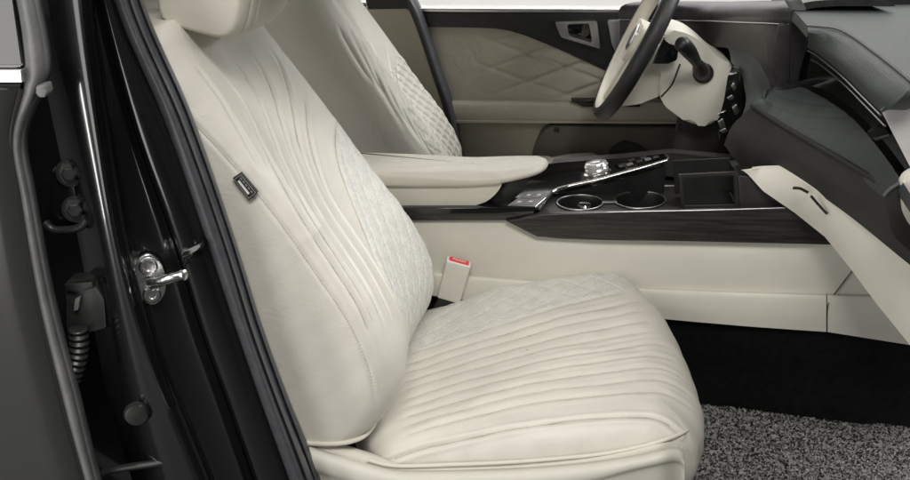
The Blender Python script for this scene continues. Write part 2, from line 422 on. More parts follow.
# perforated insert on the far half
c0 = allg[0]; oo = np.argsort(c0[:, 0]); yb = np.interp(Vk[:, 0], c0[oo, 0], c0[oo, 1])
insk = np.clip((Vk[:, 1]-yb)/.008, 0, 1)*np.clip((.30-Vk[:, 0])/.03, 0, 1)
b1 = (Vk[:, 0]*.72+Vk[:, 1])/sp; b2 = (Vk[:, 0]*.72-Vk[:, 1])/sp
h1 = np.abs(b1-np.round(b1))*sp; h2 = np.abs(b2-np.round(b2))*sp
dk += insk*-.0007*(np.exp(-(h1/.0045)**2)+np.exp(-(h2/.0045)**2))*(np.repeat(np.arange(K.shape[0]), K.shape[1]) < 240)
Kd = K+(Nk.reshape(-1, 3)*dk[:, None]).reshape(K.shape)
cush = grid('seat_cushion', Kd, LEA, seat, ang=80, closed_v=True)
vattr(cush, 'quilt', insk*.9)
tube('piping', c3([(368, 460, -.618), (385, 464.5, -.618), (405, 466, -.618), (450, 464.5, -.618), (500, 462.5, -.618), (550, 459, -.617), (600, 454, -.616), (640, 446.5, -.614), (665, 439.5, -.608), (683, 433, -.590), (689, 430, -.574)]), lambda t: np.where(t > .94, .0035*(1.02-t)/.08, .0035), LEA2, cush, k=70)
# plastic valance along the door side of the seat
trim_top = [(286, 438), (315, 448), (345, 457), (372, 465), (400, 470.5), (450, 470.5), (520, 468), (580, 463), (630, 456), (660, 450), (674, 447.5), (681, 448.5), (684.5, 453)]
G = []
for dv, y in ((-1, -.612), (.5, -.628), (4, -.641), (13, -.650), (22, -.650), (28, -.644), (60, -.636), (110, -.62)):
    G.append([PY(u, v+dv*(1-.4*sm(np.array((u-540)/110.))), y+.022*sm(np.array((u-655)/30.))) for u, v in trim_top])
loft('seat_valance', G, PLA, seat, nu=90, nv=44, thick=(0, .03, 0))
tube('seat_rail', [(-.3, -.56, .05), (.25, -.56, .07)], .014, BLK, seat, k=6, straight=True)
tube('seat_rail', [(-.3, -.2, .05), (.25, -.2, .07)], .014, BLK, seat, k=6, straight=True)

# headrest ------------------------------------------------------------------
def headrest(parent):
    ns, nr = 140, 230
    yc = -.362; hw = .178
    P = []
    for t in np.linspace(-1, 1, nr):
        k = (1-abs(t)**12)**(1/2.2)              # round off towards the two ends
        y = yc+hw*t
        bow = .022*(1-t*t)
        a = np.linspace(0, 2*math.pi, ns, endpoint=False)
        ca, sa = np.cos(a), np.sin(a); e = 2/5.5
        X = .066*np.sign(ca)*np.abs(ca)**e; Z = .115*np.sign(sa)*np.abs(sa)**e
        X = X*(.84+.16*k); Z = Z*(.90+.10*k)
        X = X+bow*(X > 0)
        tilt = math.radians(14)
        xr = X*math.cos(tilt)+Z*math.sin(tilt); zr = -X*math.sin(tilt)+Z*math.cos(tilt)
        P.append(np.stack([-.466+xr, np.full(ns, y), 1.030+zr], -1))
    P = np.array(P)
    for s in (.6, .25, .02):
        P = np.concatenate([(P[0].mean(0)+(P[0]-P[0].mean(0))*s/(1 if s == .6 else 1))[None] if s == .6 else P[:1].mean(1, keepdims=True)+(P[:1]-P[:1].mean(1, keepdims=True))*.4, P, P[-1:].mean(1, keepdims=True)+(P[-1:]-P[-1:].mean(1, keepdims=True))*.4])
    n = normals(P, True)
    if n[nr//2, 0]@np.array([1, 0, 0]) < 0: n = -n
    V = P.reshape(-1, 3); d = np.zeros(len(V))
    for yy_, w in ((yc-hw*.84, .0022), (yc-hw*.70, .0022), (yc+hw*.70, .0022), (yc+hw*.84, .0022)):
        d -= .0038*np.exp(-np.abs(V[:, 1]-yy_)/w)
    d += .0012*wav(V, 40, 23, 31, .5)*wav(V, 13, 35, -21, .1)
    P = P+(n.reshape(-1, 3)*d[:, None]).reshape(P.shape)
    h = grid('headrest', P, LEA2, parent, ang=80, closed_v=True)
    for y in (-.475, -.275):
        tube('headrest_post', [(-.572, y, .88), (-.520, y, .99)], .0065, CHR, h, k=4, straight=True)
        lathe('post_collar', (-.566, y, .908), (.28, 0, .96), [(.0, 0), (.017, 0), (.018, .012), (.014, .016), (0, .016)], LEA2, h, n=20)
    return h
headrest(seat)

# ------------------------------------------------------------------ the same seat on the driver's side
def copy_tree(o, parent=None):
    c = o.copy(); COL.objects.link(c)
    if parent is not None: c.parent = parent; c.matrix_parent_inverse = o.matrix_parent_inverse.copy()
    for ch in list(o.children): copy_tree(ch, c)
    return c
bpy.context.view_layer.update()
DR = math.radians(7)
ds = copy_tree(seat); ds.location = seat.location+Vector((.235*math.sin(DR), .745+.25*math.sin(DR)*.8, 0)); ds.rotation_euler.z = DR
bpy.context.view_layer.update()
cR, sR = math.cos(DR), math.sin(DR); o0 = np.array(seat.location); o1 = np.array(ds.location)
Mr = np.array([[cR, -sR, 0], [sR, cR, 0], [0, 0, 1.]])
BD = (B.reshape(-1, 3)-o0)@Mr.T+o1; BDg = BD.reshape(B.shape)
dd = np.zeros(len(BD))
for i, px in enumerate([[(337, 22), (343, 36), (352, 52), (362, 68), (376, 88)], [(346, 22), (354, 38), (364, 58), (374, 78), (386, 100)], [(354, 22), (362, 42), (372, 64), (382, 88), (396, 114), (410, 135)],
                        [(360, 18), (370, 40), (379, 62), (386, 82), (398, 108), (420, 142)], [(384, 40), (388, 58), (392, 80), (399, 100), (411, 125), (428, 152)]]):
    d, wt = dist(BD, trace(BDg, px), .2)
    dd += wt*(-.0030*np.exp(-d/.0036)+.0007*np.exp(-((d-.010)/.005)**2))
cq = trace(BDg, [(397, 58), (397, 70), (400, 88), (407, 108), (418, 130), (430, 150), (446, 180)])
d = dist(BD, cq); dd -= .0040*np.exp(-d/.0035)
oo = np.argsort(cq[:, 2]); ybd = np.interp(BD[:, 2], cq[oo, 2], cq[oo, 1])
insd = np.clip((BD[:, 1]-ybd)/.006, 0, 1)*np.clip((cq[:, 2].max()+.004-BD[:, 2])/.01, 0, 1)*fr
dd += .9*qd*insd*np.clip(d/.008, 0, 1)
for ch in ds.children:
    if ch.name.startswith('backrest'):
        ch.data = ch.data.copy()
        co = (B+(Nb.reshape(-1, 3)*(dd+.0006*wav(Vb, 31, 17, 23, .3))[:, None]).reshape(B.shape)).reshape(-1)
        ch.data.vertices.foreach_set('co', co.astype(np.float32)); ch.data.update()
        ch.data.attributes['quilt'].data.foreach_set('value', (insd*.3).astype(np.float32))
ds['label'] = 'cream driver seat with diamond quilting, behind the centre armrest and beside the far door'
for ch in list(ds.children):
    for g in list(ch.children):
        if g.name.startswith('side_tag'):
            for q in list(g.children): bpy.data.objects.remove(q)
            bpy.data.objects.remove(g)

# sewing thread lying in the seams
THR = mat('sewing_thread', (.50, .475, .41), .7, spec=.2, var=.15, vscale=300)
def thread(C, S_, parent, cut=.08):
    V = S_.reshape(-1, 3); n = len(C); C = C[int(n*cut):int(n*(1-cut)):3]
    P = np.array([V[np.argmin(((V-c)**2).sum(1))] for c in C])
    pad = np.vstack([np.repeat(P[:1], 3, 0), P, np.repeat(P[-1:], 3, 0)])
    P = np.stack([np.convolve(pad[:, j], np.ones(7)/7, 'valid') for j in range(3)], -1)
    tube('seam_thread', P, .0008, THR, parent, n=6, k=90)
for c in Cs[1:]: thread(c, Bd, back)
thread(Cq, Bd, back, .02); thread(Cside, Bd, back)
for c in allg: thread(c, Kd, cush, .05)
thread(s1, Kd, cush, .03)
db = [ch for ch in ds.children if ch.name.startswith('backrest')][0]
DB = BDg+((Nb.reshape(-1, 3)@Mr.T)*dd[:, None]).reshape(B.shape)
thread(cq, DB, db, .05)

# ================================================================== SEAT BELT BUCKLE
buck = thing('seatbelt_buckle', 'cream seat belt buckle with a red press button, standing between seat and console', 'seat belt buckle', (-.12, -.14, .26))
yb_ = -.155
q = [PY(u, v, yb_) for u, v in [(446, 262), (470.5, 268.5), (459.5, 304.5), (437, 298)]]
prism3('buckle_body', fillet(q, .004), (0, .026, 0), PLA, buck, .003)
A_, B_, C_, D_ = [np.array(p) for p in q]
upv = (A_-D_)/np.linalg.norm(A_-D_); acr = (B_-A_)/np.linalg.norm(B_-A_)
bw = np.linalg.norm(B_-A_)
topc = (A_+B_)/2+np.array([0, .013, 0])
def top_rect(w, d, h): return [topc+acr*a*w/2+np.array([0, b*d/2, 0])+upv*h for a, b in ((-1, -1), (1, -1), (1, 1), (-1, 1))]
prism3('button_rim', fillet(top_rect(bw*.98, .026, -.001), .003), upv*.004, WHT, buck, .001)
rb = prism3('release_button', fillet(top_rect(bw*.80, .017, .001), .002), upv*.0042, RED, buck, .0008)
fc = bpy.data.curves.new('press_lettering', 'FONT'); fc.body = 'PRESS'; fc.size = .011; fc.align_x = 'CENTER'; fc.align_y = 'CENTER'; fc.extrude = .0003
ft = bpy.data.objects.new('press_curve', fc); COL.objects.link(ft); bpy.context.view_layer.update()
fo = link('press_lettering', bpy.data.meshes.new_from_object(ft), WHT); bpy.data.objects.remove(ft)
mm = Matrix((Vector(acr), Vector((0, 1, 0)), Vector(np.cross(acr, [0, 1, 0])))).transposed().to_4x4(); mm.translation = Vector(topc+upv*.0054); fo.matrix_world = mm
bpy.context.view_layer.update(); fo.parent = rb; fo.matrix_parent_inverse = rb.matrix_world.inverted()
prism3('buckle_stalk', fillet([PY(u, v, yb_+.004) for u, v in [(440, 296), (461, 302), (452, 330), (424, 334), (424, 322)]], .004), (0, .016, 0), BLK, buck, .002)

# ================================================================== CENTRE CONSOLE
con = thing('centre_console', 'cream and black centre console with armrest lid, crystal dial and two cup holders', 'console', (.2, 0, .1))
# upper and lower cream flanks
up_top = [(380, 219, -.118), (430, 219, -.118), (505, 220, -.118), (540, 236, -.118), (600, 240, -.118), (700, 241, -.118), (830, 243, -.118), (960, 246, -.118)]
up_mid = [(380, 240, -.124), (430, 244, -.124), (505, 246, -.124), (540, 250, -.124), (600, 254, -.124), (700, 258, -.124), (830, 262, -.124), (960, 266, -.124)]
up_low = [(380, 265, -.122), (430, 271, -.122), (470, 275.5, -.122), (540, 281, -.122), (600, 286, -.122), (700, 292, -.122), (830, 296, -.122), (960, 300, -.122)]
loft('upper_flank', [c3(up_top), c3(up_mid), c3(up_low)], PLA, con, nu=90, nv=16, thick=(0, .05, 0))
lo_a = [(380, 264, -.120), (430, 270, -.120), (470, 274.5, -.120), (540, 280, -.120), (600, 285, -.120), (700, 290, -.120), (830, 294, -.120), (960, 298, -.120)]
lo_b = [(380, 267, -.136), (430, 273, -.136), (470, 277.5, -.136), (540, 283, -.136), (600, 287.5, -.136), (700, 293, -.136), (830, 297, -.136), (960, 301, -.136)]
def lowend(x0, x1, name):
    def cut(cv, a, b):
        uu = np.array([p[0] for p in cv]); vv = np.array([p[1] for p in cv]); y = cv[0][2]
        return [PY(u, np.interp(u, uu, vv), y) for u in np.linspace(a, b, 12)]
    lo_c = [(380, 288, -.140), (470, 301, -.140), (685, 321, -.140), (755, 327, -.140), (828, 332, -.140), (910, 345, -.140), (960, 351, -.140)]
    lo_m = [(a[0], a[1]*.5+b*.5, -.141) for a, b in zip(lo_b, np.interp([p[0] for p in lo_b], [p[0] for p in lo_c], [p[1] for p in lo_c]))]
    loft(name, [cut(lo_a, x0, x1), cut(lo_b, x0, x1), cut(lo_m, x0, x1), cut(lo_c, x0, x1)], PLA, con, nu=60, nv=26, thick=(0, .05, 0), ang=30)
lowend(380, 826.2, 'lower_flank'); lowend(827.6, 960, 'lower_flank')
tube('panel_gap', c3([(827, 330, -.1405), (827, 315, -.1415), (829, 302, -.138), (836, 292, -.1265), (848, 276, -.1275), (858, 264, -.1275)]), .0011, BLK, con, k=30)
# black rail under the armrest, wood blade along the flank
prism('black_rail', [(395, 208), (537, 207.5), (533, 216), (508, 221), (395, 221)], -.128, .06, GLOSSB, con, .003)
prism('rail_groove', [(400, 214), (520, 213.4), (516, 215.2), (400, 216)], -.1288, .01, DARK, con, .0005)
prism('wood_trim', [(506, 221.5), (540, 214.5), (620, 212.5), (700, 211.2), (780, 209), (850, 207), (860, 246), (830, 244.6), (700, 241.5), (600, 239.6), (537, 237.2)], -.136, .016, WOOD, con, .004)
tube('wood_highlight', c3([(536, 215, -.131), (620, 211.9, -.131), (700, 210.4, -.131), (850, 206, -.131)]), .0016, SATIN, con, k=30)
# top deck with two cup holders
zt = .486
deck = [PZ(u, v, zt) for u, v in [(536, 215), (556, 190), (664, 165), (676, 165), (684, 211)]]
def deck_with_holes():
    bm = bmesh.new()
    o = [PZ(u, v, zt) for u, v in fillet([(538, 213.6), (556, 192), (600, 190), (676, 186), (684, 210.0)], 2)]
    ell = [(580, 203.5, 23, 7.6), (640, 201, 25.5, 8.6)]
    vs = [bm.verts.new(p) for p in o]; es = [bm.edges.new((vs[i], vs[(i+1) % len(vs)])) for i in range(len(vs))]
    for (u, v, a, b) in ell:
        r = [bm.verts.new(PZ(u+a*math.cos(t), v+b*math.sin(t), zt)) for t in np.linspace(0, 2*math.pi, 40, endpoint=False)]
        es += [bm.edges.new((r[i], r[(i+1) % 40])) for i in range(40)]
    bmesh.ops.triangle_fill(bm, edges=es, use_beauty=True)
    return bm, ell
bm, ell = deck_with_holes()
finish('console_deck', bm, DARK, con)
for (u, v, a, b) in ell:
    th = np.linspace(0, 2*math.pi, 40, endpoint=False)
    top = np.array([PZ(u+a*math.cos(t), v+b*math.sin(t), zt) for t in th]); c = top.mean(0)
    G = [c+(top-c)*s+np.array([0, 0, h]) for s, h in ((1.05, .0012), (1.02, .0035), (.985, .002), (.96, -.004), (.93, -.05), (.90, -.075), (.7, -.077), (.02, -.077))]
    ch = grid('cup_holder', np.array(G), BLK, con, closed_v=True)
    tube('holder_ring', top+np.array([0, 0, .0022]), .0017, SATIN, ch, closed=True, k=60)
    if u < 600:
        cm = (c+np.array([.010, .014, -.058]))
        lathe('glint_insert', cm, (0, 0, 1), [(0, 0), (.016, 0), (.016, .048), (.013, .052), (0, .052)], CHR, ch, n=24)  # chrome insert added for the bright reflection inside this cup
prism3('holder_bridge', [PZ(u, v, zt+.001) for u, v in [(602, 202), (617, 201.3), (617, 203.4), (602, 204)]], (0, 0, .003), SATIN, con, .001)
# raised shifter ramp with chrome edge
ramp_near = [(539, 209, -.118), (556, 190.5, -.035), (600, 179.5, -.012), (640, 168.5, .0), (667, 160.5, .005)]
rn = [PY(*p) for p in ramp_near]
rf = [PY(u, v, y) for u, v, y in [(505, 200, -.03), (522, 184, .05), (560, 172, .09), (620, 162, .095), (664, 153.5, .095)]]
G = np.array([cr(rn, 50), cr(rf, 50)]); 
top_ramp = loft('shifter_panel', [rn, rf], GLOSSB, con, nu=60, nv=12, thick=(0, 0, -.012))
side = [[p+np.array([0, .0, -.004]) for p in rn], [np.array([p[0], p[1]+.006, min(zt-.02, p[2]-.01)]) for p in rn]]
loft('ramp_side', side, BLK, con, nu=50, nv=4, thick=(0, .02, 0))
tube('chrome_edge', rn, .0042, CHR, con, k=80)
tube('chrome_edge', [PY(u, v, y) for u, v, y in [(667, 160.5, .005), (668, 157.5, .04), (665.5, 154, .09)]], .003, CHR, con, k=20)
tube('chrome_edge', [PY(u, v, y) for u, v, y in [(535, 207, -.126), (543, 200, -.10), (552.5, 191.5, -.077)]], .0024, CHR, con, k=20)
pl = [PY(u, v, y) for u, v, y in [(504, 208, -.124), (534, 207, -.124), (551, 191.5, -.075), (527, 191.5, -.075)]]
bp_ = prism3('button_plate', fillet(pl, .004), (0, 0, -.01), GREY, con, .0015)
Pl = [np.array(p) for p in pl]
bil = lambda s, t: (Pl[0]*(1-s)+Pl[1]*s)*(1-t)+(Pl[3]*(1-s)+Pl[2]*s)*t
for (s0, s1, t0, t1) in ((.12, .45, .15, .42), (.52, .86, .15, .42), (.15, .48, .56, .84), (.55, .88, .56, .84)):
    bt = prism3('button', [bil(s, t)+np.array([0, 0, .0003]) for s, t in ((s0, t0), (s1, t0), (s1, t1), (s0, t1))], (0, 0, .0025), GREY, bp_, .0008)
    prism3('button_mark', [bil(s, t)+np.array([0, 0, .0030]) for s, t in ((s0+.12, t0+.10), (s1-.08, t0+.10), (s1-.08, t0+.17), (s0+.12, t0+.17))], (0, 0, .0004), WHT, bt, 0)
# crystal dial and keys on the ramp
dc = PY(597, 171, .045); rax = np.cross(rf[3]-rf[1], rn[2]-rf[2]); rax = rax/np.linalg.norm(rax); rax = rax if rax[2] > 0 else -rax
dl = lathe('dial_base', dc-rax*.006, rax, [(0, 0), (.031, 0), (.031, .004), (.028, .006), (0, .006)], CHR, con, n=40)
lathe('crystal_dial', dc+rax*.0015, rax, [(0, 0), (.025, 0), (.026, .004), (.0235, .008), (.0265, .012), (.0225, .018), (0, .019)], CRYS, dl, n=14, ang=5)
lathe('dial_cap', dc+rax*.0205, rax, [(0, 0), (.012, 0), (.012, .001), (.011, .0015), (0, .0015)], SATIN, dl, n=30)
for (u, v, y) in ((549, 184, 0), (556, 182.5, 0), (563, 180.5, 0), (570, 178.6, 0), (545, 180, .03), (553, 178, .03), (622, 167, .0), (630, 165, 0), (640, 162, 0), (648, 160, 0), (656, 158, 0), (632, 161, .03), (644, 158.5, .03)):
    c = PY(u, v, y+.045); w, d_ = .0065, .008
    e1 = (rn[3]-rn[2])/np.linalg.norm(rn[3]-rn[2]); e2 = np.cross(rax, e1)
    prism3('key', [c+e1*a*w+e2*b*d_+rax*.001 for a, b in ((-1, -1), (1, -1), (1, 1), (-1, 1))], rax*.002, GREY if int(u) % 3 == 0 else BLK, con, .001)
# front tray
fr_o = [PY(u, v, -.10) for u, v in [(679, 175.5), (738, 172.5), (740, 208), (681, 209.5)]]
fr_i = [PY(u, v, -.10) for u, v in [(683, 179), (734, 176), (735.5, 205.5), (685, 206.8)]]
ring_plate('tray_frame', fr_o, fr_i, (0, .012, 0), DARK, con, .002)
prism3('tray_back', [p+np.array([0, .09, 0]) for p in fr_o], (0, .004, 0), BLK, con, 0)
prism3('tray_floor', [fr_i[3]+np.array([0, .012, .001]), fr_i[2]+np.array([0, .012, .001]), fr_i[2]+np.array([0, .09, .001]), fr_i[3]+np.array([0, .09, .001])], (0, 0, -.004), GLOSSB, con, 0)
prism('front_stack', [(738, 176), (800, 176), (860, 215), (860, 210), (740, 209)], -.10, .10, DARK, con, .003)
loft('bin_wall', [c3([(664, 154, .10), (690, 158, .10), (740, 162, .10)]), c3([(664, 176, .09), (690, 178, .09), (740, 180, .09)])], DARK, con, nu=10, nv=4, thick=(0, .02, 0))
# armrest lid
lid_px = [(372, 174), (400, 173.5), (450, 172.5), (490, 171.5), (522, 168), (537, 164), (541, 167), (528, 173), (512, 178.5), (498, 183), (484, 185), (372, 186)]
plan = np.array(cr(fillet([(-.38, -.126), (-.030, -.126), (.036, -.088), (.056, -.045), (.054, -.002), (-.38, -.002)], [.01, .05, .035, .02, .02, .01], 8), 400, True))
pc = np.array([-.1, -.065])
def lidz(P, top):
    k = np.clip((P[:, 0]+.13)/.17, 0, 1); k = k*k*(3-2*k)
    return .567+.002*k-.004*np.clip((-.06-P[:, 1])/.066, 0, 1)**2 if top else .534+.016*k
rows = []
for t in np.r_[np.linspace(.01, .7, 12), np.linspace(.7, 1, 24)[1:]]:
    P = pc+t*(plan-pc); edge_d = np.linalg.norm(plan-P, axis=1); e = np.clip(1-edge_d/.03, 0, 1)
    zz = lidz(P, True); rows.append(np.c_[P, zz-(zz-lidz(P, False))*.55*(1-np.sqrt(np.clip(1-e**2.2, 0, 1)))])
for t in np.r_[np.linspace(1, .7, 24)[1:], np.linspace(.7, .01, 12)]:
    P = pc+t*(plan-pc); edge_d = np.linalg.norm(plan-P, axis=1); e = np.clip(1-edge_d/.016, 0, 1)
    zz = lidz(P, False); rows.append(np.c_[P, zz+(lidz(P, True)-zz)*.45*(1-np.sqrt(np.clip(1-e**2.2, 0, 1)))])
grid('armrest_lid', np.array(rows), LEA2, con, closed_v=True, ang=70)
bx = [(372, 184), (486, 183.5), (503, 180), (501, 187), (495, 195), (486, 202), (472, 206.5), (372, 207.5)]
prism3('armrest_box', [PY(u, v, -.114) for u, v in fillet(bx, 4)], (0, .10, 0), LEA2, con, .008, 4)
prism3('bin_throat', [PY(u, v, -.09) for u, v in [(486, 205), (498, 192), (505, 183), (518, 179), (530, 176), (524, 190), (504, 208)]], (0, .085, 0), BLK, con, .003)
prism3('driver_flank', [(-.35, .10, .05), (.75, .10, .05), (.75, .10, .47), (-.35, .10, .47)], (0, .02, 0), PLA, con, .004)
prism3('driver_rail', [PY(u, v, .105) for u, v in fillet([(430, 190), (515, 181), (535, 166), (560, 162.5), (620, 158), (672, 153), (760, 160), (760, 215), (430, 215)], 4)], (0, .03, 0), DARK, con, .006)
prism3('console_core', [(-.35, -.05, .10), (.9, -.04, .10), (.9, -.04, .40), (-.35, -.05, .40)], (0, .12, 0), BLK, con, .004)

# ================================================================== STEERING
wh = thing('steering_wheel', 'two tone steering wheel with black rim and cream hub in front of the driver seat', 'steering wheel', (.245, .37, .715))
tl = math.radians(25); yw = math.radians(4); wy = np.array([math.sin(yw), math.cos(yw), 0]); wn = np.array([-math.cos(tl)*math.cos(yw), math.cos(tl)*math.sin(yw), math.sin(tl)]); wu = np.cross(wn, wy); wu = wu if wu[2] > 0 else -wu
WC = np.array([.268, .37, .735]); WR = .19
def wheel():
    th = np.linspace(0, 2*math.pi, 120, endpoint=False); ph = np.linspace(0, 2*math.pi, 20, endpoint=False)
    bmo, bmi = bmesh.new(), bmesh.new()
    def pt(t, p, rr=1):
        rad_ = np.cos(t)*wu+np.sin(t)*wy
        return WC+rad_*(WR+.0155*rr*math.cos(p))+wn*.019*rr*math.sin(p)
    for bmx, lo, hi, rr in ((bmo, -math.pi*.62, math.pi*.62, 1), (bmi, math.pi*.60, math.pi*1.40, .985)):
        pp = np.linspace(lo, hi, 16)
        V = [[bmx.verts.new(pt(t, p, rr)) for p in pp] for t in th]
        for i in range(120):
            for j in range(15): bmx.faces.new((V[i][j], V[i][j+1], V[(i+1) % 120][j+1], V[(i+1) % 120][j]))
    finish('rim', bmo, DARKL, wh, 60); o = finish('rim_inlay', bmi, LEA2, wh, 60)
DARKL = mat('dark_leather', (.022, .022, .023), .42, var=.15, vscale=40, bump=[(420, .0005, 'v')])
wheel()
def onw(a, b, h): return WC+wy*a+wu*b+wn*h
hub = prism3('hub', fillet([onw(a, b, .016) for a, b in ((-.062, .04), (.062, .04), (.058, -.025), (.03, -.058), (-.03, -.058), (-.058, -.025))], .02, 6), -wn*.05, LEA2, wh, .012, 4)
for sgn in (-1, 1):
    prism3('spoke', fillet([onw(sgn*a, b, .006) for a, b in ((.05, .024), (.178, .020), (.178, -.020), (.05, -.024))], .008), -wn*.022, LEA2, wh, .004)
    prism3('spoke', fillet([onw(sgn*a, b, .004) for a, b in ((.012, -.045), (.036, -.045), (.062, -.165), (.036, -.178))], .006), -wn*.02, SATIN if False else LEA2, wh, .004)
lathe('emblem', onw(0, .0, .015), wn, [(0, 0), (.034, 0), (.034, .003), (.030, .005), (0, .005)], CHR, hub, n=40, sx=1)
lathe('emblem_field', onw(0, 0, .0195), wn, [(0, 0), (.026, 0), (.025, .001), (0, .001)], BLK, hub, n=40)
col_ = thing('steering_column', 'cream steering column shroud with a black stalk, behind the wheel', 'steering column', (.42, .37, .6))
sh = [(654, 36), (668, 29), (690, 34), (705, 45), (718, 58), (736, 66), (733, 84), (725, 108), (713, 127), (690, 125), (664, 106), (658, 92), (663, 66), (653, 50)]
prism3('shroud', [PY(u, v, .30) for u, v in fillet(sh, 8)], (0, .15, 0), PLA, col_, .011, 5)
prism3('shroud_collar', [PY(u, v, .32) for u, v in fillet([(645, 40), (660, 33), (668, 62), (662, 95), (640, 104), (618, 108), (628, 80)], 4)], (0, .11, 0), PLA, col_, .012, 4)
tube('stalk', [PY(u, v, y) for u, v, y in [(703, 74, .30), (697, 63, .24), (688, 50, .19), (680, 42, .16)]], lambda t: np.interp(t, [0, .15, .4, .75, .95, 1], [.018, .019, .011, .017, .017, .011]), BLK, col_, n=16)
lathe('stalk_socket', PY(703, 73, .302), (0, -1, 0), [(0, 0), (.024, 0), (.023, .008), (.018, .012), (0, .012)], BLK, col_)
pd = prism3('paddle_shift', [PY(u, v, .27) for u, v in fillet([(651, 64), (663, 36), (667, 43), (679, 47), (677, 60), (668, 64)], 2)], (0, .01, 0), GLOSSB, col_, .002)
tube('paddle_edge', [PY(u, v, .268) for u, v in [(652, 63), (658, 49), (664, 37)]], .0035, CHR, pd, k=14)
tube('column_joint', [PY(u, v, .299) for u, v in [(680, 64), (672, 84), (661, 97)]], .002, BLK, col_, k=14)

# ================================================================== DASHBOARD
da = thing('dashboard', 'slate grey dashboard with padded roll, screen housing and cream knee bolster', 'dashboard', (.6, -.1, .5))
def zc(pts): return [PZ(*p) for p in pts]
top_far = [PZ(u, v, .87) for u, v in [(785, 6), (806, 8), (830, 7), (855, 5), (880, 3), (910, 1), (960, -3)]]
crease = zc([(808, 26.5, .862), (818, 27, .862), (838, 29, .862), (855, 37, .862), (872, 49, .862), (892, 64, .861), (914, 82, .860)])
c_roll = zc([(808, 32.5, .855), (818, 34, .853), (834, 39, .850), (850, 48, .850), (866, 61, .850), (885, 77, .848), (905, 94, .846)])
c_rol2 = zc([(808, 43.5, .825), (817, 46.5, .825), (828, 53, .825), (842, 64, .825), (858, 79, .822), (874, 94, .820), (891, 107, .818)])
c_low = zc([(809, 49, .80), (818, 54, .797), (832, 65, .793), (846, 77, .793), (860, 91, .790), (871, 102, .788), (882, 113, .786)])
loft('dash_top', [top_far, [a*.5+b*.5+np.array([0, 0, .004]) for a, b in zip(cr(top_far, 7), crease)], crease], DASH, da, nu=80, nv=20, thick=(0, 0, -.02))
loft('padded_roll', [[p+np.array([.008, 0, -.002]) for p in crease], crease, c_roll, c_rol2, c_low, [p+np.array([.05, 0, -.01]) for p in c_low]], DASH, da, nu=100, nv=40, thick=(.03, 0, 0))
tube('roll_stitching', [a*.8+b*.2+np.array([-.002, 0, .003]) for a, b in zip(crease, c_roll)], .0014, DARK, da, k=60)
tube('chrome_line', [p+np.array([-.002, 0, -.003]) for p in c_low], .0022, SATIN, da, k=60)
tube('chrome_line', [p+np.array([.008, 0, -.021]) for p in c_low], .0020, SATIN, da, k=60)
# shelf with quilting below, knee panel, cream bolster
q_up = zc([(766, 90, .722), (778, 86, .722), (800, 86, .725), (845, 112, .715), (880, 150, .70), (925, 215, .69)])
q_lo = [PY(u, v, y) for u, v, y in [(753, 106, -.03), (775, 121, -.09), (800, 136, -.15), (850, 165, -.28), (890, 190, -.38), (930, 224, -.48)]]
Gq = np.stack([cr(q_up, 160), cr(q_lo, 160)])
G = np.stack([lin(Gq[:, j], 60) for j in range(160)], 1)
ii, jj = np.meshgrid(np.arange(60), np.arange(160), indexing='ij')
w = np.stack([G[:, :, 1], G[:, :, 0]], -1); e1 = (w[:, :, 0]*.8+w[:, :, 1])/.035; e2 = (w[:, :, 0]*.8-w[:, :, 1])/.035
qq = -.0010*(np.exp(-((np.abs(e1-np.round(e1))*.035)/.004)**2)+np.exp(-((np.abs(e2-np.round(e2))*.035)/.004)**2))
bul = .003*np.sin(np.linspace(0, math.pi, 60))[:, None]
G[:, :, 2] += qq+bul
grid('quilted_shelf', G, DASH, da, thick=(.0, 0, -.02))
tube('shelf_lip', [p+np.array([-.002, 0, .001]) for p in q_lo], .005, DARK, da, k=80)
loft('vent_recess', [[p+np.array([.055, 0, -.012]) for p in c_low], [p+np.array([.10, 0, -.03]) for p in c_low], [p+np.array([.02, 0.02, .0]) for p in cr(q_up, 7)]], BLK, da, nu=50, nv=10, thick=(.03, 0, 0))
k_lo = [PY(u, v, y) for u, v, y in [(724, 145, -.02), (745, 168, -.04), (785, 174, -.13), (840, 209, -.26), (905, 261, -.40), (960, 305, -.50)]]
k_mid = [a*.5+b*.5+np.array([-.012, 0, 0]) for a, b in zip(q_lo, k_lo)]
loft('knee_panel', [q_lo, k_mid, k_lo], DARK, da, nu=80, nv=16, thick=(.04, 0, 0))
w_up = [PY(u, v, y) for u, v, y in [(744, 169.5, -.10), (760, 167.5, -.10), (778, 167, -.12), (815, 190, -.205), (860, 223, -.295), (910, 262, -.40), (965, 306, -.50)]]
w_mid = [a*.5+b*.5+np.array([-.004, 0, 0]) for a, b in zip(cr(w_up, 12), cr([PY(u, v, y) for u, v, y in [(744.5, 170.5, -.104), (763, 191, -.112), (795, 213, -.146), (825, 237, -.20), (850, 268, -.27), (876, 303, -.34), (930, 370, -.45)]], 12))]
w_lo = [PY(u, v, y) for u, v, y in [(744.5, 170.5, -.104), (763, 191, -.112), (795, 213, -.146), (825, 237, -.20), (850, 268, -.27), (876, 303, -.34), (930, 370, -.45)]]
wu_, wl_ = lin(w_up, 90), lin(w_lo, 90)
G = np.stack([wu_*(1-t)+wl_*t+np.array([-.006*math.sin(t*math.pi), 0, 0]) for t in np.linspace(0, 1, 14)])
wb = grid('cream_bolster', G, PLA, da, thick=(.035, 0, 0), ang=30)
tube('bolster_edge', wu_[2:]+np.array([.004, 0, 0]), .0035, PLA, wb, k=70)
tube('clip_slot', [PY(u, v, -.205) for u, v in [(793, 188), (800, 188.5), (808, 192.5)]], .0028, BLK, wb, k=12)
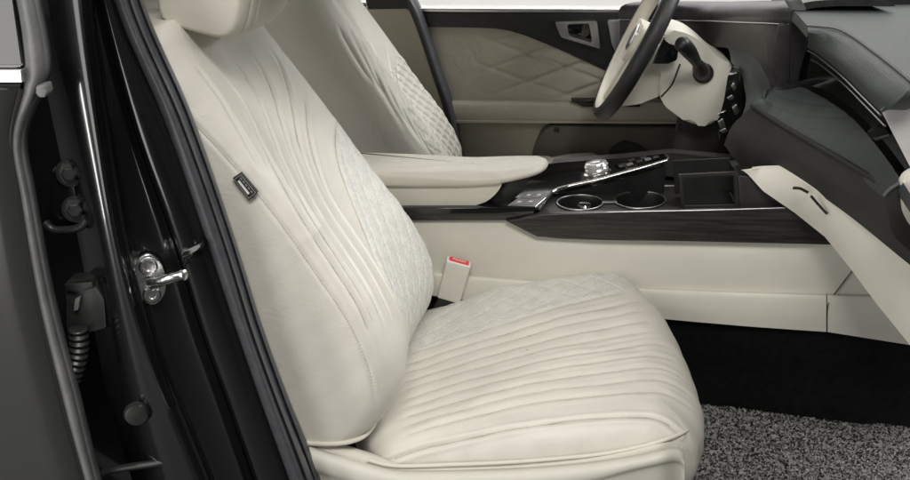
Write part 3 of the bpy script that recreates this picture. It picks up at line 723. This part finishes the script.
tube('clip_slot', [PY(u, v, y) for u, v, y in [(811, 196, -.225), (817, 203, -.228), (827, 214, -.235)]], .0026, BLK, wb, k=12)
prism3('dash_core', fillet([(.69, .60, .53), (.69, -.445, .53), (1.15, -.445, .53), (1.15, .6, .53)], .02), (0, 0, .30), DARK, da, .01)
prism3('upper_deck', fillet([(.60, .70, .825), (.60, .0, .825), (.66, -.07, .825), (1.05, -.07, .825), (1.05, .70, .825)], .02), (0, 0, .03), DASH, da, .008)  # hidden behind the screen, added to keep light out of the vent recess
prism3('windscreen_cowl', [(.60, .062, .80), (.83, .108, .80), (1.20, .18, .80), (1.20, .75, .80), (.60, .75, .80)], (0, 0, .088), BLK, da, .006)
dk_ = [p+np.array([.035, .012, 0]) for p in cr(crease, 14)]
prism3('dash_deck', [np.array([p[0], p[1], .83]) for p in dk_]+[np.array([.66, -.53, .83]), np.array([1.16, -.55, .83]), np.array([1.16, .10, .83]), np.array([.62, .05, .83])], (0, 0, .024), DASH, da, .004)
# screen housing seen from its end
scr = thing('screen_housing', 'dark dusty housing of the wide dashboard screen, above the steering column', 'screen housing', (.5, .1, .8))
scr_t = [PY(u, v, y) for u, v, y in [(620, 20, .66), (690, 21.2, .55), (715, 21.8, .42), (745, 23, .22), (770, 24, .08), (792, 25, .003)]]
scr_b = [PY(u, v, y) for u, v, y in [(620, 44, .66), (690, 48, .55), (718, 47, .42), (748, 54, .22), (765, 73, .08), (773, 95, .004)]]
loft('screen_face', [scr_t, [a*.5+b*.5 for a, b in zip(scr_t, scr_b)], scr_b], HOOD, scr, nu=60, nv=16, thick=(.04, .0, 0))
prism3('end_face', [PY(u, v, .002) for u, v in [(791, 24.5), (789, 93.8), (772.5, 95.2), (768, 80), (778, 24.5)]], (.02, .05, 0), HOOD, scr, .002)
prism3('end_cap', [PY(u, v, .005) for u, v in fillet([(789, 12), (804.5, 11), (805.5, 30), (802.5, 58), (799, 76), (797, 91.5), (787.5, 94.5), (791.5, 24)], 2)], (.02, .02, 0), HOOD, scr, .003)
hd0 = [p+np.array([-.004, 0, .002]) for p in scr_t]
hd1 = [p+np.array([.0, 0, .034]) for p in scr_t]; hd2 = [p+np.array([.05, 0, .048]) for p in scr_t]; hd3 = [p+np.array([.18, 0, .05]) for p in scr_t]
loft('hood_top', [hd0, hd1, hd2, hd3], HOOD, scr, nu=50, nv=20, thick=(.01, .0, -.012))
tube('seam_line', [p+np.array([-.005, 0, .001]) for p in scr_t], .0013, SATIN, scr, k=30)
prism3('silver_tip', [PY(u, v, .0) for u, v in fillet([(783, -2), (800, -2), (806, 8), (805.5, 11), (790, 10)], 1.5)], (.01, .05, 0), SATIN, scr, .003)
# driver side of the dash, around the column
prism3('driver_panel', [PY(u, v, .56) for u, v in fillet([(655, 22), (700, 30), (770, 50), (775, 150), (700, 150), (690, 120), (668, 60)], 4)], (.0, .20, 0), DARK, da, .01)
prism3('driver_knee_panel', [PY(u, v, .36) for u, v in fillet([(680, 118), (722, 112), (760, 130), (770, 190), (700, 200), (668, 170)], 6)], (.04, .25, -.02), DARK, da, .012)
loft('column_surround', [[PY(*p) for p in [(728, 48, .36), (752, 55.5, .19), (766, 73, .075), (774, 95.5, -.002), (769, 102, -.03), (754, 108, -.04)]],
     [PY(*p) for p in [(730, 54, .34), (746, 64, .21), (755, 80, .12), (761, 95, .06), (757, 104, .02), (747, 112, .0)]],
     [PY(*p) for p in [(731, 62, .30), (741, 74, .21), (744, 86, .15), (746, 98, .11), (744, 110, .07), (736, 132, .05)]]], DASH, da, nu=60, nv=20, thick=(.03, 0, 0))
prism3('switch_bank', [PY(u, v, .17) for u, v in fillet([(728, 75), (738, 72), (746, 95), (742, 112), (730, 136), (719, 140), (718, 122), (724, 100)], 2)], (.02, .08, 0), GLOSSB, da, .003)
for (u, v, w_, h_) in ((731, 98, 2.5, 1.6), (736, 110, 2.2, 4), (723, 114, 4.2, 1.6), (724, 131, 3, 1.5), (722, 124, 2.5, 4), (734, 87, 1.5, 3)):
    prism3('switch', [PY(u+a*w_+b*1.5, v+b*h_-a*1.5, .166) for a, b in ((-1, -1), (1, -1), (1, 1), (-1, 1))], (.0, .005, 0), CHR if w_ > 4 else SATIN, da, .0012)
# right hand end of the dash
prism3('roll_end', [PY(u, v, -.468) for u, v in [(881, 111.5), (913, 86), (960, 92), (960, 112)]], (.05, .05, 0), DARK, da, .003)
tube('roll_end_edge', [PY(u, v, -.47) for u, v in [(881, 111), (896, 98), (913, 85)]], .003, DASH, da, k=14)
prism3('end_trim', [PY(u, v, -.47) for u, v in fillet([(881, 110.5), (945, 106), (950, 230), (926, 195), (908, 163)], 2)], (.05, .05, 0), SILV, da, .003)
prism3('vent_wheel', [PY(u, v, -.36) for u, v in fillet([(867, 131), (884, 127), (890, 134), (888, 138), (872, 141)], 2)], (.03, .05, 0), BLK, da, .003)
prism3('vent_tab', [PY(u, v, -.365) for u, v in fillet([(874, 138.5), (889, 134), (890.5, 136.5), (876, 141)], .8)], (.0, .01, 0), SATIN, da, .001)
prism3('end_block', [PY(u, v, -.47) for u, v in fillet([(884, 195), (893, 187), (935, 165), (960, 190), (960, 300), (925, 265), (893, 236)], 4)], (.06, .10, 0), DARK, da, .006)
tube('end_block_edge', [PY(u, v, -.471) for u, v in [(884, 196), (889, 190), (900, 183), (930, 167)]], .0035, DASH, da, k=20)
prism3('end_pad', [PY(u, v, -.486) for u, v in fillet([(902, 182), (912, 172), (960, 160), (960, 262), (912, 228), (905, 214)], 5)], (.0, .02, 0), LEA2, da, .006)

# ================================================================== FAR DOOR
fd = thing('driver_door', 'beige and black driver door lining with a chrome pull handle, beyond the steering wheel', 'car door', (.1, .78, .1))
YD = .74
def dprism(n, px, y, dy, m, bev=.003, r=0, par=None): return prism3(n, [PY(u, v, y) for u, v in (fillet(px, r) if r else px)], (0, dy, 0), m, par or fd, bev)
dprism('window_ledge', [(400, 8.2), (900, 10.6), (900, 14), (400, 12)], YD-.012, .06, SATIN, .002)
dprism('belt_panel', [(405, 12), (900, 14), (900, 116), (690, 114), (645, 92), (603, 69.5), (580, 59), (557, 48.5), (540, 41.5), (525, 35.5), (510, 31), (495, 28.6), (470, 27.6), (410, 27)], YD-.010, .05, BLK, .003)
# upper insert with soft quilting
xs_ = np.linspace(408, 700, 150); vs_ = np.linspace(24, 104, 80)
G = np.array([[PY(u, v, YD) for u in xs_] for v in vs_])
e1 = (xs_[None]*.45+vs_[:, None]*1.25)/34; e2 = (xs_[None]*.45-vs_[:, None]*1.25)/34
wq = np.clip((xs_[None]-470)/90, 0, 1)*np.clip((104-vs_[:, None])/20, 0, 1)
G[:, :, 1] += .008*wq*(np.exp(-((np.abs(e1-np.round(e1)))/.085)**2)+np.exp(-((np.abs(e2-np.round(e2)))/.085)**2))
G[:, :, 1] -= .005*np.sin(np.clip((vs_[:, None]-24)/80, 0, 1)*math.pi)*wq
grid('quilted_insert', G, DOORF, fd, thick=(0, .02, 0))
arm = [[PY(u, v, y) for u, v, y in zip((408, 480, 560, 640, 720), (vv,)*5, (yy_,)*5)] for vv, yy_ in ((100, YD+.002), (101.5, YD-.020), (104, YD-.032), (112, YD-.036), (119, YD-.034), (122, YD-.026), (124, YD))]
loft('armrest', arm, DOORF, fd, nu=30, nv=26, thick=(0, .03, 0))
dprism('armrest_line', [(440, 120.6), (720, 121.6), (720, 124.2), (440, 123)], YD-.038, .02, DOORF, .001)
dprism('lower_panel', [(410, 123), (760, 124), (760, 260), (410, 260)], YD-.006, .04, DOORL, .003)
dprism('door_pocket', [(549, 127), (690, 128), (700, 230), (520, 230), (534, 150), (541, 133)], YD-.045, .05, mat('dark_olive_plastic', (.10, .095, .08), .5, var=.08, bump=[(500, .0003, 'n')]), .012, 5)
dprism('speaker_cover', [(606, 158), (612, 148), (624, 141), (638, 145), (653, 154), (658, 172), (606, 172)], YD-.055, .03, BLK, .006, 3)
dprism('pocket_stud', [(554, 128), (559, 128), (559, 132), (554, 132)], YD-.05, .02, BLK, .002, 1)
ho = [PY(u, v, YD-.034) for u, v in fillet([(555, 22.5), (597, 21.5), (600.5, 49), (561, 37.5)], 2.5)]
hi = [PY(u, v, YD-.034) for u, v in fillet([(567, 24.5), (589, 23.5), (592.5, 43.2), (569, 36.2)], 2.5)]
ph_ = ring_plate('pull_handle', ho, hi, (0, .03, 0), SATIN, fd, .003)
dprism('handle_recess', [(566, 24), (590, 23), (593, 44), (568, 37)], YD-.014, .012, GLOSSB, .001, 0, ph_)
dprism('switch_plate', [(607, 20.5), (660, 20), (660, 60), (618, 57), (612, 45)], YD-.024, .02, GREY, .003, 3)
wsw = dprism('window_switch', [(571, 100.5), (640, 101), (640, 107), (583, 107)], YD-.045, .03, BLK, .002, 1)
for u in (586, 600, 620): dprism('window_switch_key', [(u, 101), (u+8, 101), (u+8, 104), (u, 104)], YD-.049, .008, SATIN if u > 590 else GLOSSB, .001, 0, wsw)
# driver side B pillar trim, rear door behind it
fp = thing('centre_pillar_trim', 'beige pillar trim with a black rubber seal, behind the driver seat', 'pillar trim', (-.4, .74, .4))
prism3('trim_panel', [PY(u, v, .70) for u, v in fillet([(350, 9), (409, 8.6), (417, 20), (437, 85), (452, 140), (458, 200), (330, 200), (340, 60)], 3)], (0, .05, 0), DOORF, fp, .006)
loft('rubber_seal', [[PY(u, v, .695) for u, v in [(400, -8), (408, 8), (417, 30), (432, 75), (446, 120), (458, 190)]], [PY(u, v, .685) for u, v in [(404, -8), (413, 8), (422, 30), (437, 75), (451, 118), (463, 190)]], [PY(u, v, .70) for u, v in [(410, -8), (419, 8), (427, 30), (442, 75), (455, 116), (468, 190)]]], RUB, fp, nu=40, nv=10, thick=(0, .04, 0))
loft('upper_trim', [[PY(u, v, .70) for u, v in [(360, -60), (364, -10), (368, 9)]], [PY(u, v, .70) for u, v in [(396, -60), (402, -10), (410, 9)]]], BLK, fp, nu=10, nv=4, thick=(0, .04, 0))
rd_ = thing('rear_door', 'black window ledge of the far rear door, seen between the two headrests', 'car door', (-.9, .76, .5))
prism3('belt_panel', [PY(u, v, .74) for u, v in [(100, 3), (366, 4.4), (366, 60), (100, 60)]], (0, .05, 0), BLK, rd_, .004)
prism3('window_ledge', [PY(u, v, .728) for u, v in [(100, 1.2), (366, 2.4), (366, 4.6), (100, 3.2)]], (0, .03, 0), SATIN, rd_, .001)

# ================================================================== BODY SIDE NEXT TO THE CAMERA
body = thing('door_pillar', 'glossy black car door pillar with rubber seal and a chrome door striker', 'car body', (-.5, -.7, .1))
vv = [-140, 0, 120, 240, 330, 400, 480, 620]
def pcurve(us, y): return [PY(u, v, y) for u, v in zip(us, vv)]
E0 = [28, 44, 66, 92, 108, 122, 146, 190]
E1 = [66, 78, 95, 115, 138, 163, 195, 250]
E1b = [70, 82, 99, 119, 142, 167, 199, 254]
E2 = [70, 98, 130, 172, 200, 225, 253, 303]
E2b = [78, 106, 140, 182, 211, 237, 265, 315]
E2c = [84, 112, 152, 193, 222, 248, 277, 327]
E3 = [86, 115, 166, 208, 238, 262, 291, 341]
E3b = [92, 121, 172, 214, 245, 269, 298, 348]
E3c = [98, 127, 178, 221, 249, 274, 304, 354]
E4 = [104, 133.5, 184.5, 226.5, 255, 280.5, 313, 363]
loft('outer_flange', [pcurve([u-14 for u in E0], -.690), pcurve(E0, -.730), pcurve([a*.5+b*.5 for a, b in zip(E0, E1)], -.752), pcurve(E1, -.757), pcurve(E1b, -.750), pcurve([u+2 for u in E1b], -.735)], PAINT, body, nu=120, nv=40, thick=(0, .03, 0))
loft('recess_panel', [pcurve(E1, -.742), pcurve([a*.6+b*.4 for a, b in zip(E1, E2)], -.705), pcurve([a*.2+b*.8 for a, b in zip(E1, E2)], -.692), pcurve(E2, -.698)], PAINT, body, nu=120, nv=30, thick=(0, .03, 0))
loft('inner_flange', [pcurve(E2, -.690), pcurve([u+3 for u in E2], -.704), pcurve(E2b, -.706), pcurve([a*.5+b*.5 for a, b in zip(E2b, E3)], -.700), pcurve(E3, -.682), pcurve([u+4 for u in E3], -.668)], PAINT, body, nu=120, nv=40, thick=(0, .03, 0))
loft('rubber_seal', [pcurve([u-3 for u in E3], -.676), pcurve(E3, -.694), pcurve(E3b, -.700), pcurve(E3c, -.692), pcurve([u+1.5 for u in E3c], -.684), pcurve([u+3 for u in E3c], -.690), pcurve([a*.5+b*.5 for a, b in zip(E3c, E4)], -.690), pcurve(E4, -.676), pcurve([u+1 for u in E4], -.655)], RUB, body, nu=120, nv=60, thick=(0, .03, 0))
# clip bridging recess and flange beside the striker
prism3('seal_clip', [PY(u, v, -.712) for u, v in fillet([(181, 252), (200, 243.5), (203, 248.5), (191, 254), (190, 260), (182, 259)], 1.5)], (0, .02, 0), GLOSSB, body, .0015)
# striker
sc = PY(150, 280, -.716); sax = np.array([.35, -.93, .05]); sa, sb, sx_ = frame_of(sax)
st = None
def ell_pts(c, ax, ru, rv, n=28):
    a, b, _ = frame_of(ax); return [c+ru*math.cos(t)*a+rv*math.sin(t)*b for t in np.linspace(0, 2*math.pi, n, endpoint=False)]
st = prism3('striker', ell_pts(sc, sax, .022, .040), -sx_*.010, ZINC, body, .002); st['label'] = 'chrome door striker with two bolts and a loop'
for s in (-1, 1):
    lathe('striker_bolt', sc+sb*s*.022, sx_, [(0, 0), (.0135, 0), (.0135, .003), (.011, .006), (.0065, .006), (.006, .002), (0, .002)], ZINC, st, n=22)
lp = [sc+sa*-.012+sx_*-.002, sc+sa*-.010+sx_*.018, PY(172, 276.5, -.748), PY(183, 274.5, -.742)]
lp = [PY(150, 282, -.722), PY(160, 280.5, -.742), PY(172, 277, -.748), PY(182.5, 274.5, -.742)]
tube('striker_bar', lp, .0062, ZINC, st, k=24, n=14)
lp2 = [PY(152, 288, -.720), PY(163, 283, -.735), PY(174, 279.5, -.738), PY(183, 276.5, -.738)]
tube('striker_bar', lp2, .0042, ZINC, st, k=24, n=14)
lathe('bar_tip', PY(182, 274.5, -.742), (.9, -.3, .1), [(0, 0), (.008, 0), (.008, .006), (.005, .008), (0, .008)], ZINC, st, n=18)
# shadowed gap behind: inner pillar face with hinge, wiring and plug
loft('hinge_face', [pcurve([-30, 10, 25, 25, 40, 60, 80, 120], -.640), pcurve([u+4 for u in E0], -.690)], PAINT, body, nu=60, nv=10, thick=(0, .02, 0))
hg = prism3('door_hinge', [PY(u, v, -.712) for u, v in fillet([(52, 168), (66, 161), (80, 172), (84, 205), (80, 232), (58, 233), (46, 222), (50, 195)], 4)], (0, .04, 0), PAINT, body, .006)
for (u, v) in ((70.5, 173), (76, 209)):
    lathe('hinge_bolt', PY(u, v, -.714), (.25, -.95, .15), [(0, 0), (.017, 0), (.017, .005), (.011, .006), (.011, .013), (.008, .015), (0, .015)], ZINC if False else BLKP, hg, n=6)
    lathe('bolt_washer', PY(u, v, -.7135), (.25, -.95, .15), [(0, 0), (.020, 0), (.019, .003), (0, .003)], BLKP, hg, n=24)
tube('hinge_arm', [PY(u, v, -.722) for u, v in [(44, 222), (52, 229), (66, 230), (80, 227), (87, 219)]], .006, BLKP, hg, k=24)
lathe('rubber_plug', PY(137, 413, -.756), (.25, -.95, .1), [(0, 0), (.019, 0), (.019, .004), (.016, .009), (.012, .010), (0, .0105)], BLKP, body, n=30)
tube('pillar_foot', [PY(u, v, -.745) for u, v in [(98, 476), (112, 470), (150, 464), (172, 462), (184, 476), (190, 500)]], .006, BLKP, body, k=40)
wir = thing('wiring_harness', 'corrugated black cable sleeve with its connector, beside the rear door edge', 'cable', (-.6, -.72, .4))
prism3('connector', [PY(u, v, -.735) for u, v in fillet([(66, 281), (94, 280), (104, 300), (106, 330), (88, 332), (66, 330)], 3)], (0, .03, 0), BLKP, wir, .004)
prism3('connector_latch', [PY(u, v, -.742) for u, v in fillet([(75, 299), (80, 297.5), (78, 310), (73.5, 311)], 1)], (0, .012, 0), RUBG, wir, .002)
prism3('connector_cap', [PY(u, v, -.742) for u, v in fillet([(64, 284), (92, 282), (94, 288), (80, 292), (66, 291)], 1)], (0, .02, 0), BLK, wir, .002)
tube('corrugated_sleeve', [PY(u, v, -.745) for u, v in [(78, 328), (79, 345), (77, 362), (71, 380), (66, 392)]], lambda t: .0125+.0022*np.sin(t*2*math.pi*11), BLKP, wir, n=20, k=150)
# near rear door, closed, at the left edge
rdn = thing('rear_door', 'dark rear door edge with chrome window strip, at the left beside the black pillar', 'car door', (-.9, -.78, .1))
vr = [-140, 0, 66, 90, 140, 200, 300, 400, 480, 620]
def rcurve(us, y): return [PY(u, v, y) for u, v in zip(vr, us)] if False else [PY(u, v, y) for v, u in zip(vr, us)]
RE = [-2, 13, 22, 20, 8, 17, 34, 58, 80, 120]
prism3('window_glass', [PY(u, v, -.790) for u, v in [(-320, -140), (-8, -140), (12, 0), (23, 66), (-320, 66)]], (0, .012, 0), TINT, rdn, .002)
prism3('window_frame', [PY(u, v, -.787) for u, v in [(-320, 15.5), (14, 15.5), (14.3, 17), (-320, 17)]], (0, .004, 0), BLK, rdn, 0)
prism3('chrome_strip', [PY(u, v, -.800) for u, v in fillet([(-320, 70.5), (21, 69.5), (22.5, 83), (-320, 84)], 1.5)], (0, .016, 0), CHR, rdn, .003)
prism3('waist_seal', [PY(u, v, -.792) for u, v in [(-320, 84), (21, 83.5), (20, 92), (-320, 94)]], (0, .01, 0), BLK, rdn, .001)
loft('door_skin', [[PY(-320, v, -.81) for v in vr[3:]], [PY(u-55, v, -.812) for v, u in zip(vr[3:], [20, 11, 19, 36, 60, 82, 122])], [PY(u-12, v, -.807) for v, u in zip(vr[3:], [20, 11, 19, 36, 60, 82, 122])], [PY(u, v, -.795) for v, u in zip(vr[3:], [22, 12, 20, 37, 61, 83, 123])]], DPAINT, rdn, nu=120, nv=30, thick=(0, .02, 0))
e_l = [-18, 16, 25, 22, 10, 19, 36, 60, 82, 122]; e_r = [2, 35, 46, 44, 22, 31, 50, 76, 96, 138]
e_r[3] = 40
loft('grey_edge_seal', [rcurve(e_l, -.785), rcurve([a*.7+b*.3 for a, b in zip(e_l, e_r)], -.794), rcurve([a*.3+b*.7 for a, b in zip(e_l, e_r)], -.792), rcurve(e_r, -.775), rcurve([u+1 for u in e_r], -.75)], RUBG, rdn, nu=160, nv=30, thick=(0, .015, 0))
prism3('seal_joint', [PY(u, v, -.797) for u, v in fillet([(35, 86), (45, 84), (47, 95), (42, 99), (36, 96)], 3)], (0, .02, 0), RUBG, rdn, .004)

# ================================================================== FLOOR
def struct(o): o['kind'] = 'structure'; return o
fl = [c3([(380, 286, -.128), (470, 299, -.128), (685, 319, -.128), (828, 330, -.128), (960, 349, -.128)]),
      [(-.25, -.10, .16), (-.1, -.095, .14), (.36, -.085, .12), (.63, -.10, .11), (.9, -.13, .09)],
      [(-.25, -.085, .012), (-.1, -.085, .012), (.39, -.065, .012), (.62, -.095, .012), (.9, -.15, .012)],
      [(-.25, -.20, .004), (-.1, -.20, .004), (.39, -.20, .004), (.66, -.22, .004), (.92, -.25, .004)],
      [(-.25, -.75, .004), (-.1, -.75, .004), (.39, -.75, .004), (.66, -.75, .004), (.92, -.75, .004)]]
G = loft('carpet_floor', fl, CARP, None, nu=120, nv=80, ang=60, straight=True); struct(G)
bmf = prism3('cabin_floor', [(-1.6, -.78, -.03), (1.3, -.78, -.03), (1.3, .8, -.03), (-1.6, .8, -.03)], (0, 0, .03), CARP, None, 0); struct(bmf)
mt = None
def floor_mat():
    edge_px = [(640, 396), (700, 404.5), (735, 408), (770, 413), (830, 420.5), (862, 424.5), (880, 423), (894, 415.5), (912, 411), (960, 404)]
    Ef = np.array([PZ(u, v, .02) for u, v in edge_px])
    far = cr(Ef, 420); nr_ = 260; G = []
    for k, t in enumerate(np.linspace(0, 1, nr_)):
        q = far.copy(); q[:, 1] = far[:, 1]*(1-t)+(-.62)*t; q[:, 2] = .02; G.append(q)
    G = np.array(G)
    jit = np.random.rand(*G.shape[:2])
    G[:, :, 2] += .0075*jit-.002; G[:, :, 0] += .0016*(np.random.rand(*jit.shape)-.5); G[:, :, 1] += .0016*(np.random.rand(*jit.shape)-.5)
    G[0, :, 1] += .004*np.random.rand(G.shape[1])
    G[0, :, 2] -= .012
    me = grid('floor_mat', G, None, None, ang=180)
    me.data.materials.clear()
    m = bpy.data.materials.new('loop_pile'); m.use_nodes = True; nt = m.node_tree; N = nt.nodes; L = nt.links; b = N['Principled BSDF']
    b.inputs['Roughness'].default_value = .8; b.inputs['Specular IOR Level'].default_value = .2
    tc = N.new('ShaderNodeTexCoord'); v1 = N.new('ShaderNodeTexVoronoi'); v1.inputs['Scale'].default_value = 260
    L.new(tc.outputs['Object'], v1.inputs['Vector'])
    sx = N.new('ShaderNodeSeparateColor'); L.new(v1.outputs['Color'], sx.inputs[0])
    r = N.new('ShaderNodeValToRGB'); r.color_ramp.interpolation = 'LINEAR'
    r.color_ramp.elements[0].color = (.010, .010, .010, 1); r.color_ramp.elements[1].color = (.34, .335, .33, 1)
    r.color_ramp.elements[0].position = .25; r.color_ramp.elements[1].position = .95
    L.new(sx.outputs[0], r.inputs[0]); L.new(r.outputs[0], b.inputs['Base Color'])
    me.data.materials.append(m)
    me['label'] = 'salt and pepper loop pile floor mat on the black carpet, ahead of the passenger seat'; me['category'] = 'floor mat'
floor_mat()

# ================================================================== SHELL THAT SHADES THE CABIN, STUDIO
rf_ = thing('car_roof', 'beige lined car roof above the seats', 'car roof', (-.4, 0, 1.2))
xs2 = np.linspace(-1.5, .25, 20); ys2 = np.linspace(-.60, .60, 16)
G = np.array([[(x, y, 1.20-.10*(y/.60)**4-.05*((x+.5)/.9)**2) for y in ys2] for x in xs2])
grid('roof_panel', G, PLA, rf_, thick=(0, 0, .04))
gnd = prism3('studio_floor', [(-8, -8, -.34), (8, -8, -.34), (8, 8, -.34), (-8, 8, -.34)], (0, 0, .02), mat('studio_floor', (.07, .07, .07), .6, var=.05), None, 0); struct(gnd)
wl = prism3('studio_backdrop', [(-8, 3.6, -.34), (8, 3.6, -.34), (8, 3.6, 5), (-8, 3.6, 5)], (0, .05, 0), BACKD, None, 0); struct(wl)
W = bpy.data.worlds.new('World'); S.world = W; W.use_nodes = True
bg = W.node_tree.nodes['Background']; bg.inputs[0].default_value = (.95, .97, 1, 1); bg.inputs[1].default_value = .06
def area(name, loc, to, size, power, col=(1, .98, .95)):
    l = bpy.data.lights.new(name, 'AREA'); l.shape = 'RECTANGLE'; l.size, l.size_y = size; l.energy = power; l.color = col
    o = bpy.data.objects.new(name, l); COL.objects.link(o); o.location = loc
    o.rotation_euler = (Vector(to)-Vector(loc)).to_track_quat('-Z', 'Y').to_euler(); return o
area('soft_light', (.3, -2.6, 3.2), (-.02, -.45, .4), (1.7, .9), 90, (1, .975, .93))
area('soft_light', (2.4, .45, 2.4), (-.3, .2, .5), (1.4, 1.4), 80, (1, 1, 1))
area('strip_light', (-2.6, -2.2, 1.2), (-.5, -.7, 1.0), (.28, 3.4), 44)
area('soft_light', (-1.7, -3.3, .8), (-.4, -.7, .8), (1.2, 2.4), 30)  # low wide panel added for a grey reflection in the pillar paint
area('backdrop_light', (0, 2.2, 3.4), (0, 3.6, 1.2), (4, .6), 170)  # lamp added only to whiten the backdrop beyond the far window

S.view_settings.view_transform = 'Standard'; S.view_settings.look = 'None'; S.view_settings.exposure = 0; S.view_settings.gamma = 1
S.cycles.use_denoising = True
S.cycles.max_bounces = 8
